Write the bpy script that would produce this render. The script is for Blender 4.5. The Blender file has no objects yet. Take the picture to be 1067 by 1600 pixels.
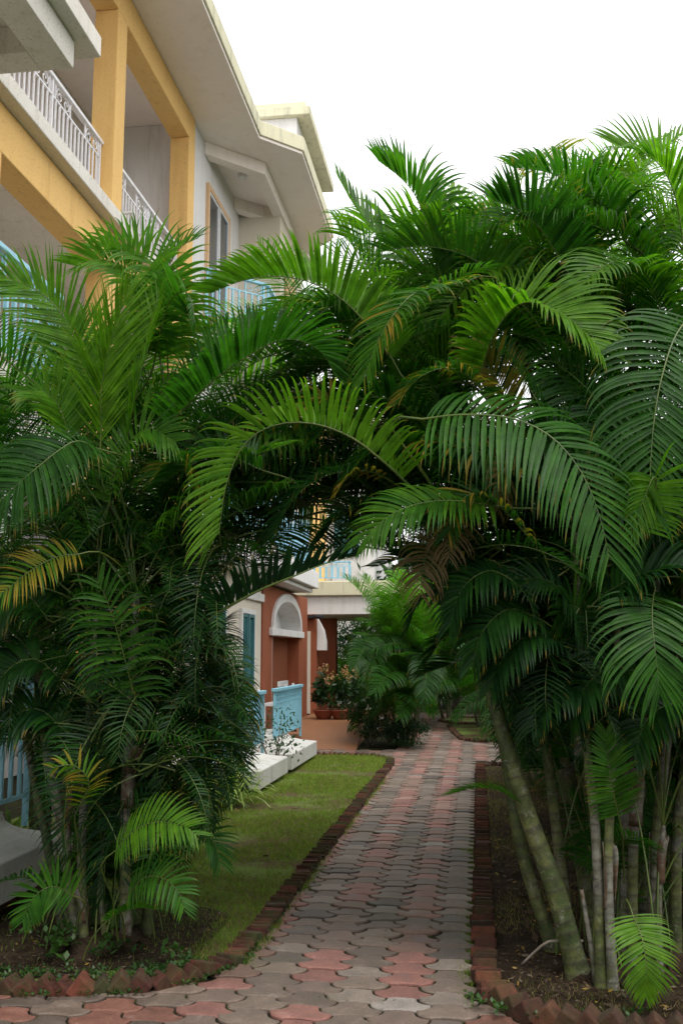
import bpy, math, random
import numpy as np
from mathutils import Vector
R = math.radians
rng = np.random.default_rng(7)
random.seed(7)
sc = bpy.context.scene
col = sc.collection

# ------------------------------------------------------------------ camera, sky, sun, exposure
CZ = 1.5
F = 1556.0
YAW, PITCH = R(7.56), R(8.19)
cd = bpy.data.cameras.new('camera'); cam = bpy.data.objects.new('camera', cd); col.objects.link(cam)
cd.sensor_fit = 'VERTICAL'; cd.sensor_height = 36.0; cd.lens = 36.0 * F / 1600.0
cd.clip_start = 0.05; cd.clip_end = 500
cam.location = (0, 0, CZ); cam.rotation_euler = (R(90) + PITCH, 0, YAW)
sc.camera = cam

W = bpy.data.worlds.new('World'); sc.world = W; W.use_nodes = True
wn = W.node_tree.nodes; wl = W.node_tree.links
SUN_EL, SUN_ROT = R(62), R(150)
sky = wn.new('ShaderNodeTexSky'); sky.sky_type = 'NISHITA'; sky.sun_disc = False
sky.sun_elevation = SUN_EL; sky.sun_rotation = SUN_ROT; sky.dust_density = 4.0
hs = wn.new('ShaderNodeHueSaturation'); hs.inputs['Saturation'].default_value = 0.12; hs.inputs['Value'].default_value = 0.10
wl.new(sky.outputs[0], hs.inputs['Color'])
mx = wn.new('ShaderNodeMixRGB'); mx.inputs[0].default_value = 0.65
mx.inputs[2].default_value = (1.18, 1.19, 1.20, 1)          # the even white overcast
wl.new(hs.outputs[0], mx.inputs[1])
bg = wn['Background']; bg.inputs[1].default_value = 1.0
wl.new(mx.outputs[0], bg.inputs[0])
sd = bpy.data.lights.new('sun', 'SUN'); sd.energy = 0.8; sd.angle = R(20); sd.color = (1, 0.96, 0.9)
so = bpy.data.objects.new('sun', sd); col.objects.link(so)
so.rotation_euler = (R(90) - SUN_EL, 0, R(180) - SUN_ROT)
sc.view_settings.view_transform = 'Standard'; sc.view_settings.look = 'None'
sc.view_settings.exposure = 0.92; sc.view_settings.gamma = 1.0
try:
    sc.cycles.max_bounces = 8; sc.cycles.transparent_max_bounces = 8
    sc.cycles.use_denoising = True
except Exception: pass

# ------------------------------------------------------------------ picture measurements -> points of the place
FW = np.array([-math.sin(YAW)*math.cos(PITCH), math.cos(YAW)*math.cos(PITCH), math.sin(PITCH)])
RT = np.array([math.cos(YAW), math.sin(YAW), 0.0]); UP = np.cross(RT, FW); CC = np.array([0, 0, CZ])
def at(px, py, Y=None, Z=None, X=None):
    d = FW + RT*(px-533.5)/F - UP*(py-800)/F
    t = X/d[0] if X is not None else Y/d[1] if Y is not None else (Z-CZ)/d[2]
    return CC + t*d
def proj(P):
    v = np.asarray(P, float) - CC
    w = np.maximum(v @ FW, 1e-3)
    return 533.5 + F*(v @ RT)/w, 800 - F*(v @ UP)/w

# ------------------------------------------------------------------ materials
def newmat(name):
    m = bpy.data.materials.new(name); m.use_nodes = True
    n = m.node_tree.nodes; l = m.node_tree.links
    return m, n, l, n['Principled BSDF']
def ramp(n, stops):
    r = n.new('ShaderNodeValToRGB')
    e = r.color_ramp.elements
    while len(e) < len(stops): e.new(0.5)
    for k, (p, c) in enumerate(stops):
        e[k].position = p; e[k].color = (c[0], c[1], c[2], 1) if not isinstance(c, (int, float)) else (c, c, c, 1)
    return r
def noise(n, l, scale, detail=6, rough=0.6, vec=None, dist=0.0):
    t = n.new('ShaderNodeTexNoise'); t.inputs['Scale'].default_value = scale
    t.inputs['Detail'].default_value = detail; t.inputs['Roughness'].default_value = rough
    t.inputs['Distortion'].default_value = dist
    if vec is not None: l.new(vec, t.inputs['Vector'])
    return t
def mix(n, l, fac, a, b, mode='MIX'):
    m = n.new('ShaderNodeMixRGB'); m.blend_type = mode
    for k, v in ((0, fac), (1, a), (2, b)):
        if hasattr(v, 'links'): l.new(v, m.inputs[k])
        elif k == 0: m.inputs[0].default_value = v
        else: m.inputs[k].default_value = (v[0], v[1], v[2], 1)
    return m.outputs[0]
def bump(n, l, h, strength, dist, bs):
    b = n.new('ShaderNodeBump'); b.inputs['Strength'].default_value = strength; b.inputs['Distance'].default_value = dist
    l.new(h, b.inputs['Height']); l.new(b.outputs[0], bs.inputs['Normal'])
def stucco(name, c, dark, spot, grain=0.25, grime=None, rough=0.9, streak=0.45, bs_=0.35):
    m, n, l, bs = newmat(name)
    tc = n.new('ShaderNodeTexCoord'); v = tc.outputs['Object']
    mp = n.new('ShaderNodeMapping'); mp.inputs['Scale'].default_value = (3.0, 3.0, 0.35); l.new(v, mp.inputs[0])
    big = noise(n, l, 1.3, 5, 0.6, v)
    str_ = noise(n, l, 2.2, 6, 0.65, mp.outputs[0])
    fine = noise(n, l, 48, 3, 0.65, v)
    rb = ramp(n, [(0.3, 0.0), (0.75, 1.0)]); l.new(big.outputs[0], rb.inputs[0])
    rs = ramp(n, [(0.52, 0.0), (0.75, streak)]); l.new(str_.outputs[0], rs.inputs[0])
    rf = ramp(n, [(0.58, 0.0), (0.72, grain)]); l.new(fine.outputs[0], rf.inputs[0])
    base = mix(n, l, rb.outputs[0], c, tuple(0.5*(a+b) for a, b in zip(c, dark)))
    base = mix(n, l, rs.outputs[0], base, grime or dark)
    base = mix(n, l, rf.outputs[0], base, spot)
    l.new(base, bs.inputs['Base Color']); bs.inputs['Roughness'].default_value = rough
    bs.inputs['Specular IOR Level'].default_value = 0.2
    f2 = noise(n, l, 160, 4, 0.7, v)
    bump(n, l, f2.outputs[0], bs_, 0.006, bs)
    return m
M = {}
M['yellow'] = stucco('yellow_stucco', (0.84, 0.54, 0.205), (0.74, 0.44, 0.15), (0.40, 0.23, 0.09), 0.7, streak=0.5, grime=(0.60, 0.34, 0.11))
M['white'] = stucco('white_stucco', (0.74, 0.72, 0.70), (0.64, 0.61, 0.58), (0.34, 0.31, 0.27), 0.3, streak=0.7, grime=(0.48, 0.45, 0.40))
M['speck'] = stucco('speckled_concrete', (0.76, 0.72, 0.65), (0.62, 0.57, 0.50), (0.24, 0.21, 0.17), 0.75, streak=0.5, grime=(0.44, 0.39, 0.30))
M['soffit'] = stucco('soffit_paint', (0.87, 0.79, 0.73), (0.80, 0.71, 0.65), (0.46, 0.41, 0.36), 0.15, streak=0.4, grime=(0.66, 0.58, 0.51), bs_=0.2)
M['grey'] = stucco('grey_wall', (0.82, 0.79, 0.80), (0.72, 0.69, 0.70), (0.50, 0.48, 0.48), 0.15, streak=0.4, bs_=0.2, grime=(0.64, 0.61, 0.60))
M['fascia'] = stucco('weathered_fascia', (0.70, 0.66, 0.47), (0.58, 0.56, 0.42), (0.30, 0.29, 0.24), 0.3, grime=(0.22, 0.22, 0.18), streak=0.75)
M['cream'] = stucco('cream_wall', (0.70, 0.63, 0.52), (0.60, 0.54, 0.45), (0.42, 0.37, 0.3), 0.2)
M['peach'] = stucco('peach_trim', (0.66, 0.44, 0.26), (0.60, 0.38, 0.22), (0.4, 0.25, 0.14), 0.2)
M['terra'] = stucco('terracotta_wall', (0.33, 0.105, 0.052), (0.24, 0.07, 0.035), (0.15, 0.05, 0.03), 0.35, grime=(0.17, 0.055, 0.03), streak=0.7)
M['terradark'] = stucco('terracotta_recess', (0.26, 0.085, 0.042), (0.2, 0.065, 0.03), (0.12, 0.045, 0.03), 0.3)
M['plinth'] = stucco('plinth_concrete', (0.62, 0.60, 0.57), (0.46, 0.44, 0.40), (0.24, 0.23, 0.18), 0.5, grime=(0.28, 0.28, 0.2), streak=0.6)
M['footing'] = stucco('footing_brick', (0.12, 0.06, 0.04), (0.07, 0.04, 0.03), (0.05, 0.04, 0.03), 0.4)
M['terrace'] = stucco('terrace_oxide', (0.29, 0.135, 0.068), (0.21, 0.10, 0.05), (0.2, 0.1, 0.06), 0.2, rough=0.55, streak=0.4)
def paint(name, c, rough=0.45, var=0.25):
    m, n, l, bs = newmat(name)
    tc = n.new('ShaderNodeTexCoord')
    nz = noise(n, l, 9, 5, 0.65, tc.outputs['Object'])
    rp = ramp(n, [(0.4, 0.0), (0.8, 1.0)]); l.new(nz.outputs[0], rp.inputs[0])
    l.new(mix(n, l, rp.outputs[0], c, tuple(x*(1-var) for x in c)), bs.inputs['Base Color'])
    bs.inputs['Roughness'].default_value = rough
    return m
M['whitemetal'] = paint('white_metal', (0.84, 0.82, 0.84))
M['bluemetal'] = paint('blue_metal', (0.27, 0.56, 0.69), 0.45)
M['bluewall'] = paint('blue_wall', (0.3, 0.55, 0.75), 0.8)
M['teal'] = paint('teal_frame', (0.06, 0.17, 0.18), 0.4)
M['white_frame'] = paint('white_frame', (0.68, 0.68, 0.68), 0.35)
M['black'] = paint('black_plastic', (0.03, 0.03, 0.035), 0.4)
M['lampglass'] = paint('lamp_glass', (0.75, 0.74, 0.7), 0.25)
def glass(name, c):
    m, n, l, bs = newmat(name)
    bs.inputs['Base Color'].default_value = (*c, 1); bs.inputs['Roughness'].default_value = 0.06
    bs.inputs['Specular IOR Level'].default_value = 0.8
    return m
M['glass'] = glass('dark_glass', (0.06, 0.07, 0.075))
M['tealglass'] = glass('teal_glass', (0.05, 0.16, 0.17))
def leafmat(name, darkg, midg, brightg, yellow=(0.42, 0.27, 0.035), trans=0.42, rough=0.36, spec=0.5):
    m, n, l, bs = newmat(name)
    a = n.new('ShaderNodeAttribute'); a.attribute_name = 'leafcol'
    s = n.new('ShaderNodeSeparateColor'); l.new(a.outputs['Color'], s.inputs[0])
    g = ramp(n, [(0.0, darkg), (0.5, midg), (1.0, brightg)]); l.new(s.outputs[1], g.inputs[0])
    tc = n.new('ShaderNodeTexCoord')
    nz = noise(n, l, 14, 4, 0.6, tc.outputs['Object'])
    rp = ramp(n, [(0.35, 0.65), (0.7, 1.15)]); l.new(nz.outputs[0], rp.inputs[0])
    gg = mix(n, l, 1.0, g.outputs[0], rp.outputs[0], 'MULTIPLY')
    yy = ramp(n, [(0.0, yellow), (0.6, yellow), (1.0, (0.15, 0.105, 0.07))]); l.new(s.outputs[2], yy.inputs[0])
    c = mix(n, l, s.outputs[0], gg, yy.outputs[0])
    l.new(c, bs.inputs['Base Color'])
    bs.inputs['Roughness'].default_value = rough; bs.inputs['Specular IOR Level'].default_value = spec
    tr = n.new('ShaderNodeBsdfTranslucent')
    tcol = mix(n, l, 1.0, c, (1.15, 1.45, 0.55), 'MULTIPLY'); l.new(tcol, tr.inputs[0])
    ms = n.new('ShaderNodeMixShader'); ms.inputs[0].default_value = trans
    l.new(bs.outputs[0], ms.inputs[1]); l.new(tr.outputs[0], ms.inputs[2])
    l.new(ms.outputs[0], n['Material Output'].inputs[0])
    return m
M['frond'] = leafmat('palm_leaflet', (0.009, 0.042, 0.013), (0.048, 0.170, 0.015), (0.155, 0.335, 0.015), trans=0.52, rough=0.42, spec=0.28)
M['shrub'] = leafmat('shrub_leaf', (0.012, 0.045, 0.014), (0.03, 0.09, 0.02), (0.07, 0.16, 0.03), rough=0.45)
M['varieg'] = leafmat('variegated_leaf', (0.08, 0.2, 0.03), (0.26, 0.40, 0.07), (0.55, 0.6, 0.2), rough=0.4)
M['grass'] = leafmat('grass_blade', (0.11, 0.165, 0.028), (0.21, 0.305, 0.045), (0.34, 0.43, 0.08), yellow=(0.34, 0.235, 0.12), rough=0.7, spec=0.15)
M['litter'] = leafmat('dry_leaf', (0.05, 0.032, 0.02), (0.11, 0.075, 0.05), (0.2, 0.16, 0.12), trans=0.1, rough=0.8, spec=0.1)
M['flower'] = leafmat('flower_petal', (0.5, 0.24, 0.1), (0.6, 0.33, 0.15), (0.7, 0.48, 0.28), trans=0.3, rough=0.6)
M['whiteflower'] = leafmat('white_petal', (0.7, 0.7, 0.7), (0.75, 0.75, 0.75), (0.8, 0.8, 0.78), trans=0.3, rough=0.6)
def stemmat():
    m, n, l, bs = newmat('palm_stem')
    a = n.new('ShaderNodeAttribute'); a.attribute_name = 'leafcol'
    s = n.new('ShaderNodeSeparateColor'); l.new(a.outputs['Color'], s.inputs[0])
    tc = n.new('ShaderNodeTexCoord')
    nz = noise(n, l, 9, 6, 0.7, tc.outputs['Object'])
    # R: 0 green cane, 0.5 grey waxy cane, 1 dry sheath brown
    c = ramp(n, [(0.0, (0.060, 0.085, 0.018)), (0.3, (0.125, 0.135, 0.035)), (0.5, (0.13, 0.13, 0.085)), (0.75, (0.21, 0.20, 0.165)), (1.0, (0.11, 0.055, 0.026))])
    ad = n.new('ShaderNodeMath'); ad.operation = 'MULTIPLY_ADD'; ad.inputs[1].default_value = 2.0; ad.inputs[2].default_value = -1.0
    l.new(nz.outputs[0], ad.inputs[0])
    ad2 = n.new('ShaderNodeMath'); ad2.operation = 'ADD'; ad2.use_clamp = True
    l.new(ad.outputs[0], ad2.inputs[0]); l.new(s.outputs[0], ad2.inputs[1]); l.new(ad2.outputs[0], c.inputs[0])
    ring = mix(n, l, s.outputs[1], c.outputs[0], (0.055, 0.045, 0.025))
    n4 = noise(n, l, 26, 5, 0.75, tc.outputs['Object'], 0.6)
    lk = ramp(n, [(0.56, 0.0), (0.64, 0.5)]); l.new(n4.outputs[0], lk.inputs[0])
    ring = mix(n, l, lk.outputs[0], ring, (0.30, 0.30, 0.24))
    n5 = noise(n, l, 16, 6, 0.75, tc.outputs['Object'])
    dk = ramp(n, [(0.34, 0.35), (0.55, 1.0)]); l.new(n5.outputs[0], dk.inputs[0])
    ring = mix(n, l, 1.0, ring, dk.outputs[0], 'MULTIPLY')
    l.new(ring, bs.inputs['Base Color']); bs.inputs['Roughness'].default_value = 0.7
    n2 = noise(n, l, 60, 4, 0.7, tc.outputs['Object'])
    bump(n, l, n2.outputs[0], 0.3, 0.004, bs)
    return m
M['stem'] = stemmat()
def rachismat():
    m, n, l, bs = newmat('palm_rachis')
    tc = n.new('ShaderNodeTexCoord')
    nz = noise(n, l, 5, 4, 0.6, tc.outputs['Object'])
    r = ramp(n, [(0.3, (0.045, 0.09, 0.018)), (0.6, (0.10, 0.135, 0.022)), (0.8, (0.17, 0.15, 0.035))]); l.new(nz.outputs[0], r.inputs[0])
    l.new(r.outputs[0], bs.inputs['Base Color']); bs.inputs['Roughness'].default_value = 0.4
    return m
M['rachis'] = rachismat()
def barkmat():
    m, n, l, bs = newmat('tree_bark')
    tc = n.new('ShaderNodeTexCoord')
    nz = noise(n, l, 7, 8, 0.7, tc.outputs['Object'])
    r = ramp(n, [(0.3, (0.06, 0.045, 0.03)), (0.7, (0.2, 0.16, 0.12))]); l.new(nz.outputs[0], r.inputs[0])
    l.new(r.outputs[0], bs.inputs['Base Color']); bs.inputs['Roughness'].default_value = 0.9
    bump(n, l, nz.outputs[0], 0.6, 0.02, bs)
    return m
M['bark'] = barkmat()
def brickmat():
    m, n, l, bs = newmat('edging_brick')
    a = n.new('ShaderNodeAttribute'); a.attribute_name = 'leafcol'
    s = n.new('ShaderNodeSeparateColor'); l.new(a.outputs['Color'], s.inputs[0])
    tc = n.new('ShaderNodeTexCoord')
    nz = noise(n, l, 22, 7, 0.7, tc.outputs['Object'])
    n3 = noise(n, l, 4.5, 6, 0.65, tc.outputs['Object'])
    c = ramp(n, [(0.0, (0.046, 0.016, 0.010)), (0.5, (0.095, 0.028, 0.017)), (1.0, (0.22, 0.062, 0.033))]); l.new(s.outputs[0], c.inputs[0])
    d = ramp(n, [(0.35, 0.45), (0.7, 1.2)]); l.new(nz.outputs[0], d.inputs[0])
    c1 = mix(n, l, 1.0, c.outputs[0], d.outputs[0], 'MULTIPLY')
    gm = ramp(n, [(0.44, 0.0), (0.60, 0.9)]); l.new(n3.outputs[0], gm.inputs[0])
    mm = n.new('ShaderNodeMath'); mm.operation = 'MULTIPLY'; l.new(gm.outputs[0], mm.inputs[0]); l.new(s.outputs[1], mm.inputs[1])
    c2 = mix(n, l, mm.outputs[0], c1, (0.045, 0.06, 0.016))
    l.new(c2, bs.inputs['Base Color']); bs.inputs['Roughness'].default_value = 0.95
    bump(n, l, nz.outputs[0], 0.8, 0.012, bs)
    return m
M['brick'] = brickmat()
def pavermat():
    m, n, l, bs = newmat('concrete_paver')
    a = n.new('ShaderNodeAttribute'); a.attribute_name = 'leafcol'
    tc = n.new('ShaderNodeTexCoord')
    n1 = noise(n, l, 75, 5, 0.7, tc.outputs['Object'])
    n2 = noise(n, l, 9, 7, 0.7, tc.outputs['Object'], 0.4)
    n3 = noise(n, l, 1.1, 6, 0.65, tc.outputs['Object'])
    d = ramp(n, [(0.3, 0.72), (0.7, 1.2)]); l.new(n1.outputs[0], d.inputs[0])
    d2 = ramp(n, [(0.3, 0.62), (0.75, 1.25)]); l.new(n2.outputs[0], d2.inputs[0])
    c = mix(n, l, 1.0, mix(n, l, 1.0, a.outputs['Color'], d.outputs[0], 'MULTIPLY'), d2.outputs[0], 'MULTIPLY')
    w = ramp(n, [(0.58, 0.0), (0.72, 0.22)]); l.new(n2.outputs[0], w.inputs[0])
    c = mix(n, l, w.outputs[0], c, (0.40, 0.37, 0.35))
    ms = ramp(n, [(0.52, 0.0), (0.70, 0.55)]); l.new(n3.outputs[0], ms.inputs[0])
    c = mix(n, l, ms.outputs[0], c, (0.085, 0.085, 0.04))
    l.new(c, bs.inputs['Base Color'])
    rr = ramp(n, [(0.3, 0.55), (0.7, 0.9)]); l.new(n2.outputs[0], rr.inputs[0]); l.new(rr.outputs[0], bs.inputs['Roughness'])
    bump(n, l, n1.outputs[0], 0.35, 0.004, bs)
    return m
M['paver'] = pavermat()
def groundmat(name, stops, scale, bscale=40, bd=0.02, bst=0.7):
    m, n, l, bs = newmat(name)
    tc = n.new('ShaderNodeTexCoord')
    n1 = noise(n, l, scale, 8, 0.7, tc.outputs['Object']); n2 = noise(n, l, bscale, 6, 0.7, tc.outputs['Object'])
    mixf = n.new('ShaderNodeMath'); mixf.operation = 'MULTIPLY_ADD'; mixf.inputs[1].default_value = 0.35
    l.new(n2.outputs[0], mixf.inputs[0])
    sc_ = n.new('ShaderNodeMath'); sc_.operation = 'MULTIPLY'; sc_.inputs[1].default_value = 0.65; l.new(n1.outputs[0], sc_.inputs[0])
    l.new(sc_.outputs[0], mixf.inputs[2])
    r = ramp(n, stops); l.new(mixf.outputs[0], r.inputs[0])
    l.new(r.outputs[0], bs.inputs['Base Color']); bs.inputs['Roughness'].default_value = 0.95; bs.inputs['Specular IOR Level'].default_value = 0.1
    bump(n, l, n2.outputs[0], bst, bd, bs)
    return m
M['soil'] = groundmat('soil', [(0.36, (0.022, 0.014, 0.010)), (0.48, (0.048, 0.032, 0.021)), (0.6, (0.085, 0.060, 0.040)), (0.7, (0.04, 0.045, 0.018))], 5.5, 70, 0.03, 1.0)
M['lawn'] = groundmat('lawn_soil', [(0.38, (0.105, 0.068, 0.042)), (0.48, (0.11, 0.085, 0.042)), (0.54, (0.125, 0.18, 0.04)), (0.7, (0.17, 0.26, 0.055))], 1.6)
M['moss'] = groundmat('mossy_sand', [(0.35, (0.016, 0.014, 0.010)), (0.52, (0.028, 0.026, 0.015)), (0.62, (0.04, 0.06, 0.013)), (0.7, (0.03, 0.026, 0.018))], 2.5)
M['ground'] = groundmat('far_ground', [(0.3, (0.06, 0.045, 0.03)), (0.6, (0.06, 0.08, 0.03))], 0.8)
M['pot'] = paint('clay_pot', (0.28, 0.075, 0.04), 0.8)
M['wood'] = paint('dry_wood', (0.30, 0.25, 0.2), 0.8)

# ------------------------------------------------------------------ mesh building helpers
class MB:
    def __init__(s): s.v = []; s.f = []; s.m = []; s.c = []; s.n = 0
    def add(s, v, f, mi=0, c=None):
        v = np.asarray(v, float); s.v.append(v)
        for q in f: s.f.append(tuple(i+s.n for i in q)); s.m.append(mi)
        s.c.append(np.tile(np.array([0, 0.5, 0, 1.0]), (len(v), 1)) if c is None else np.broadcast_to(np.asarray(c, float), (len(v), 4)))
        s.n += len(v)
    def box(s, x0, x1, y0, y1, z0, z1, mi=0, c=None):
        v = [(x, y, z) for z in (z0, z1) for x, y in ((x0, y0), (x1, y0), (x1, y1), (x0, y1))]
        s.add(v, [(3, 2, 1, 0), (4, 5, 6, 7), (0, 1, 5, 4), (1, 2, 6, 5), (2, 3, 7, 6), (3, 0, 4, 7)], mi, c)
    def obox(s, cen, ax, ay, az, mi=0, c=None):
        cen = np.asarray(cen, float); ax, ay, az = (np.asarray(a, float) for a in (ax, ay, az))
        v = [cen+i*ax+j*ay+k*az for k in (-1, 1) for i, j in ((-1, -1), (1, -1), (1, 1), (-1, 1))]
        s.add(v, [(3, 2, 1, 0), (4, 5, 6, 7), (0, 1, 5, 4), (1, 2, 6, 5), (2, 3, 7, 6), (3, 0, 4, 7)], mi, c)
    def prism(s, poly, z0, z1, mi=0, c=None, axis='z'):
        k = len(poly)
        def P(a, b, h): return (a, b, h) if axis == 'z' else (a, h, b) if axis == 'y' else (h, a, b)
        v = [P(a, b, z0) for a, b in poly] + [P(a, b, z1) for a, b in poly]
        f = [tuple(range(k))[::-1], tuple(range(k, 2*k))] + [(i, (i+1) % k, (i+1) % k+k, i+k) for i in range(k)]
        s.add(v, f, mi, c)
    def tube(s, pts, rad, n=6, mi=0, c=None, cap=True):
        pts = np.asarray(pts, float); k = len(pts); rad = np.broadcast_to(np.asarray(rad, float), (k,))
        T = np.gradient(pts, axis=0); T /= np.linalg.norm(T, axis=1)[:, None]+1e-9
        ref = np.array([0, 0, 1.]) if abs(T[0, 2]) < 0.9 else np.array([1., 0, 0])
        N = np.cross(T[0], ref); N /= np.linalg.norm(N)
        out = []; Ns = []
        for i in range(k):
            N = N-T[i]*(N@T[i]); N /= np.linalg.norm(N)+1e-9
            Ns.append(N)
        Ns = np.array(Ns); B = np.cross(T, Ns)
        a = np.linspace(0, 2*np.pi, n, endpoint=False)
        V = pts[:, None, :]+rad[:, None, None]*(np.cos(a)[None, :, None]*Ns[:, None, :]+np.sin(a)[None, :, None]*B[:, None, :])
        f = [(i*n+j, i*n+(j+1) % n, (i+1)*n+(j+1) % n, (i+1)*n+j) for i in range(k-1) for j in range(n)]
        if cap: f += [tuple(range(n))[::-1], tuple(range((k-1)*n, k*n))]
        cc = None
        if c is not None:
            c = np.asarray(c, float); cc = np.repeat(c, n, axis=0) if c.ndim == 2 else c
        s.add(V.reshape(-1, 3), f, mi, cc)
    def build(s, name, mats, parent=None, origin=(0, 0, 0), smooth=False, bevel=0.0):
        V = np.concatenate(s.v)-np.asarray(origin, float)
        me = bpy.data.meshes.new(name)
        me.from_pydata(V.tolist(), [], s.f)
        mats = mats if isinstance(mats, (list, tuple)) else [mats]
        for m in mats: me.materials.append(m)
        if len(mats) > 1: me.polygons.foreach_set('material_index', np.array(s.m, dtype=np.int32))
        at_ = me.attributes.new('leafcol', 'FLOAT_COLOR', 'POINT')
        at_.data.foreach_set('color', np.concatenate(s.c).astype(np.float32).ravel())
        if smooth: me.polygons.foreach_set('use_smooth', np.ones(len(me.polygons), bool))
        me.update()
        o = bpy.data.objects.new(name, me); col.objects.link(o)
        if parent is not None: o.parent = parent
        else: o.location = origin
        if bevel:
            b = o.modifiers.new('bevel', 'BEVEL'); b.width = bevel; b.segments = 2; b.limit_method = 'ANGLE'
        return o
def fastmesh(name, V, Q, mi, C, mats, smooth=True):
    me = bpy.data.meshes.new(name); nv, nq = len(V), len(Q); k = Q.shape[1]
    me.vertices.add(nv); me.vertices.foreach_set('co', V.astype(np.float32).ravel())
    me.loops.add(nq*k); me.loops.foreach_set('vertex_index', Q.astype(np.int32).ravel())
    me.polygons.add(nq); me.polygons.foreach_set('loop_start', np.arange(0, nq*k, k, dtype=np.int32))
    try: me.polygons.foreach_set('loop_total', np.full(nq, k, dtype=np.int32))
    except Exception: pass
    for m in mats: me.materials.append(m)
    if mi is not None: me.polygons.foreach_set('material_index', mi.astype(np.int32))
    if smooth: me.polygons.foreach_set('use_smooth', np.ones(nq, bool))
    a = me.attributes.new('leafcol', 'FLOAT_COLOR', 'POINT'); a.data.foreach_set('color', C.astype(np.float32).ravel())
    me.update(calc_edges=True); me.validate()
    return me
def link(name, me, parent=None, loc=(0, 0, 0)):
    o = bpy.data.objects.new(name, me); col.objects.link(o); o.location = loc
    if parent is not None: o.parent = parent
    return o
def tag(o, label=None, cat=None, group=None, kind=None):
    if label: o['label'] = label
    if cat: o['category'] = cat
    if group: o['group'] = group
    if kind: o['kind'] = kind
    return o
def empty(name, loc, label, cat, group=None):
    o = bpy.data.objects.new(name, None); col.objects.link(o); o.location = loc; o.empty_display_size = 0.2
    return tag(o, label, cat, group)
def smoothcurve(P, n):
    P = np.asarray(P, float); k = len(P)
    E = np.vstack([2*P[0]-P[1], P, 2*P[-1]-P[-2]])
    out = []
    d = np.linalg.norm(np.diff(P, axis=0), axis=1); d = d/d.sum()
    for i in range(k-1):
        m = max(2, int(round(n*d[i])))
        t = np.linspace(0, 1, m, endpoint=False)[:, None]
        a, b, c, e = E[i], E[i+1], E[i+2], E[i+3]
        out.append(0.5*((2*b)+(c-a)*t+(2*a-5*b+4*c-e)*t**2+(3*b-a-3*c+e)*t**3))
    out.append(P[-1:])
    return np.vstack(out)

# ------------------------------------------------------------------ ground, beds, paving
def inpoly(x, y, poly):
    x = np.asarray(x, float); y = np.asarray(y, float); ins = np.zeros(x.shape, bool)
    k = len(poly)
    for i in range(k):
        x0, y0 = poly[i]; x1, y1 = poly[(i+1) % k]
        c = ((y0 > y) != (y1 > y)) & (x < (x1-x0)*(y-y0)/(y1-y0+1e-12)+x0)
        ins ^= c
    return ins
def vnoise(x, y, s, seed=0):
    r = np.random.default_rng(seed); o = np.zeros(np.shape(x))
    for k in range(7):
        a = r.uniform(0, 2*np.pi); f = s*r.uniform(0.5, 2.2); p = r.uniform(0, 6.28)
        o = o+np.sin(f*(np.cos(a)*x+np.sin(a)*y)+p+1.3*np.sin(f*0.7*(np.sin(a)*x-np.cos(a)*y)+2*p))
    return o/7*1.6
g = MB(); g.box(-150, 150, -60, 240, -0.5, -0.03); tag(g.build('ground', M['ground']), kind='structure')

LEFT_LINE = [(-4.2, 4.50), (-3.2, 4.50), (-2.5, 4.50), (-2.1, 4.52), (-1.75, 4.56), (-1.5, 4.64), (-1.33, 4.80), (-1.23, 5.05), (-1.20, 5.5), (-1.20, 8), (-1.20, 11), (-1.19, 14.1), (-1.25, 14.75), (-1.5, 15.05), (-2.1, 15.2), (-2.75, 15.2)]
LEFT_BED = LEFT_LINE+[(-4.2, 15.2)]
RIGHT_LINE = [(4.5, 4.36), (2.5, 4.36), (0.9, 4.36), (0.45, 4.38), (0.22, 4.47), (0.06, 4.65), (0.02, 4.95), (0.02, 6), (0.03, 9), (0.04, 13.8), (0.12, 14.0), (0.8, 14.1), (4.5, 14.1)]
RIGHT_BED = RIGHT_LINE
ISLE_A = [tuple(at(px, py, Z=0)[:2]) for px, py in ((702, 1134), (710, 1146), (724, 1157), (745, 1159), (790, 1160), (800, 1136), (745, 1134))]
ISLE_B = [tuple(at(px, py, Z=0)[:2]) for px, py in ((687, 1127), (715, 1132), (752, 1135), (790, 1130), (770, 1125), (710, 1122))]
def bed(name, poly, z, mat):
    m = MB(); m.prism(poly, -0.2, z); o = m.build(name, mat); return tag(o, kind='structure')
bed('lawn', LEFT_BED, 0.022, M['lawn'])
bed('soil_bed', RIGHT_BED, 0.022, M['soil'])
bed('lawn_island', ISLE_A, 0.03, M['lawn']); bed('lawn_island', ISLE_B, 0.03, M['lawn'])
blob = []
for k in range(40):
    a = 2*math.pi*k/40; r = 1.0+0.14*math.sin(3*a+1)+0.09*math.sin(7*a)
    blob.append((min(-2.15+1.12*r*math.cos(a), -1.40), 5.35+0.78*r*math.sin(a)))
blob = [(x, max(y, 4.63)) for x, y in blob]
m = MB(); m.prism(blob, -0.1, 0.028); tag(m.build('soil_patch', M['soil']), kind='structure')

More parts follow.
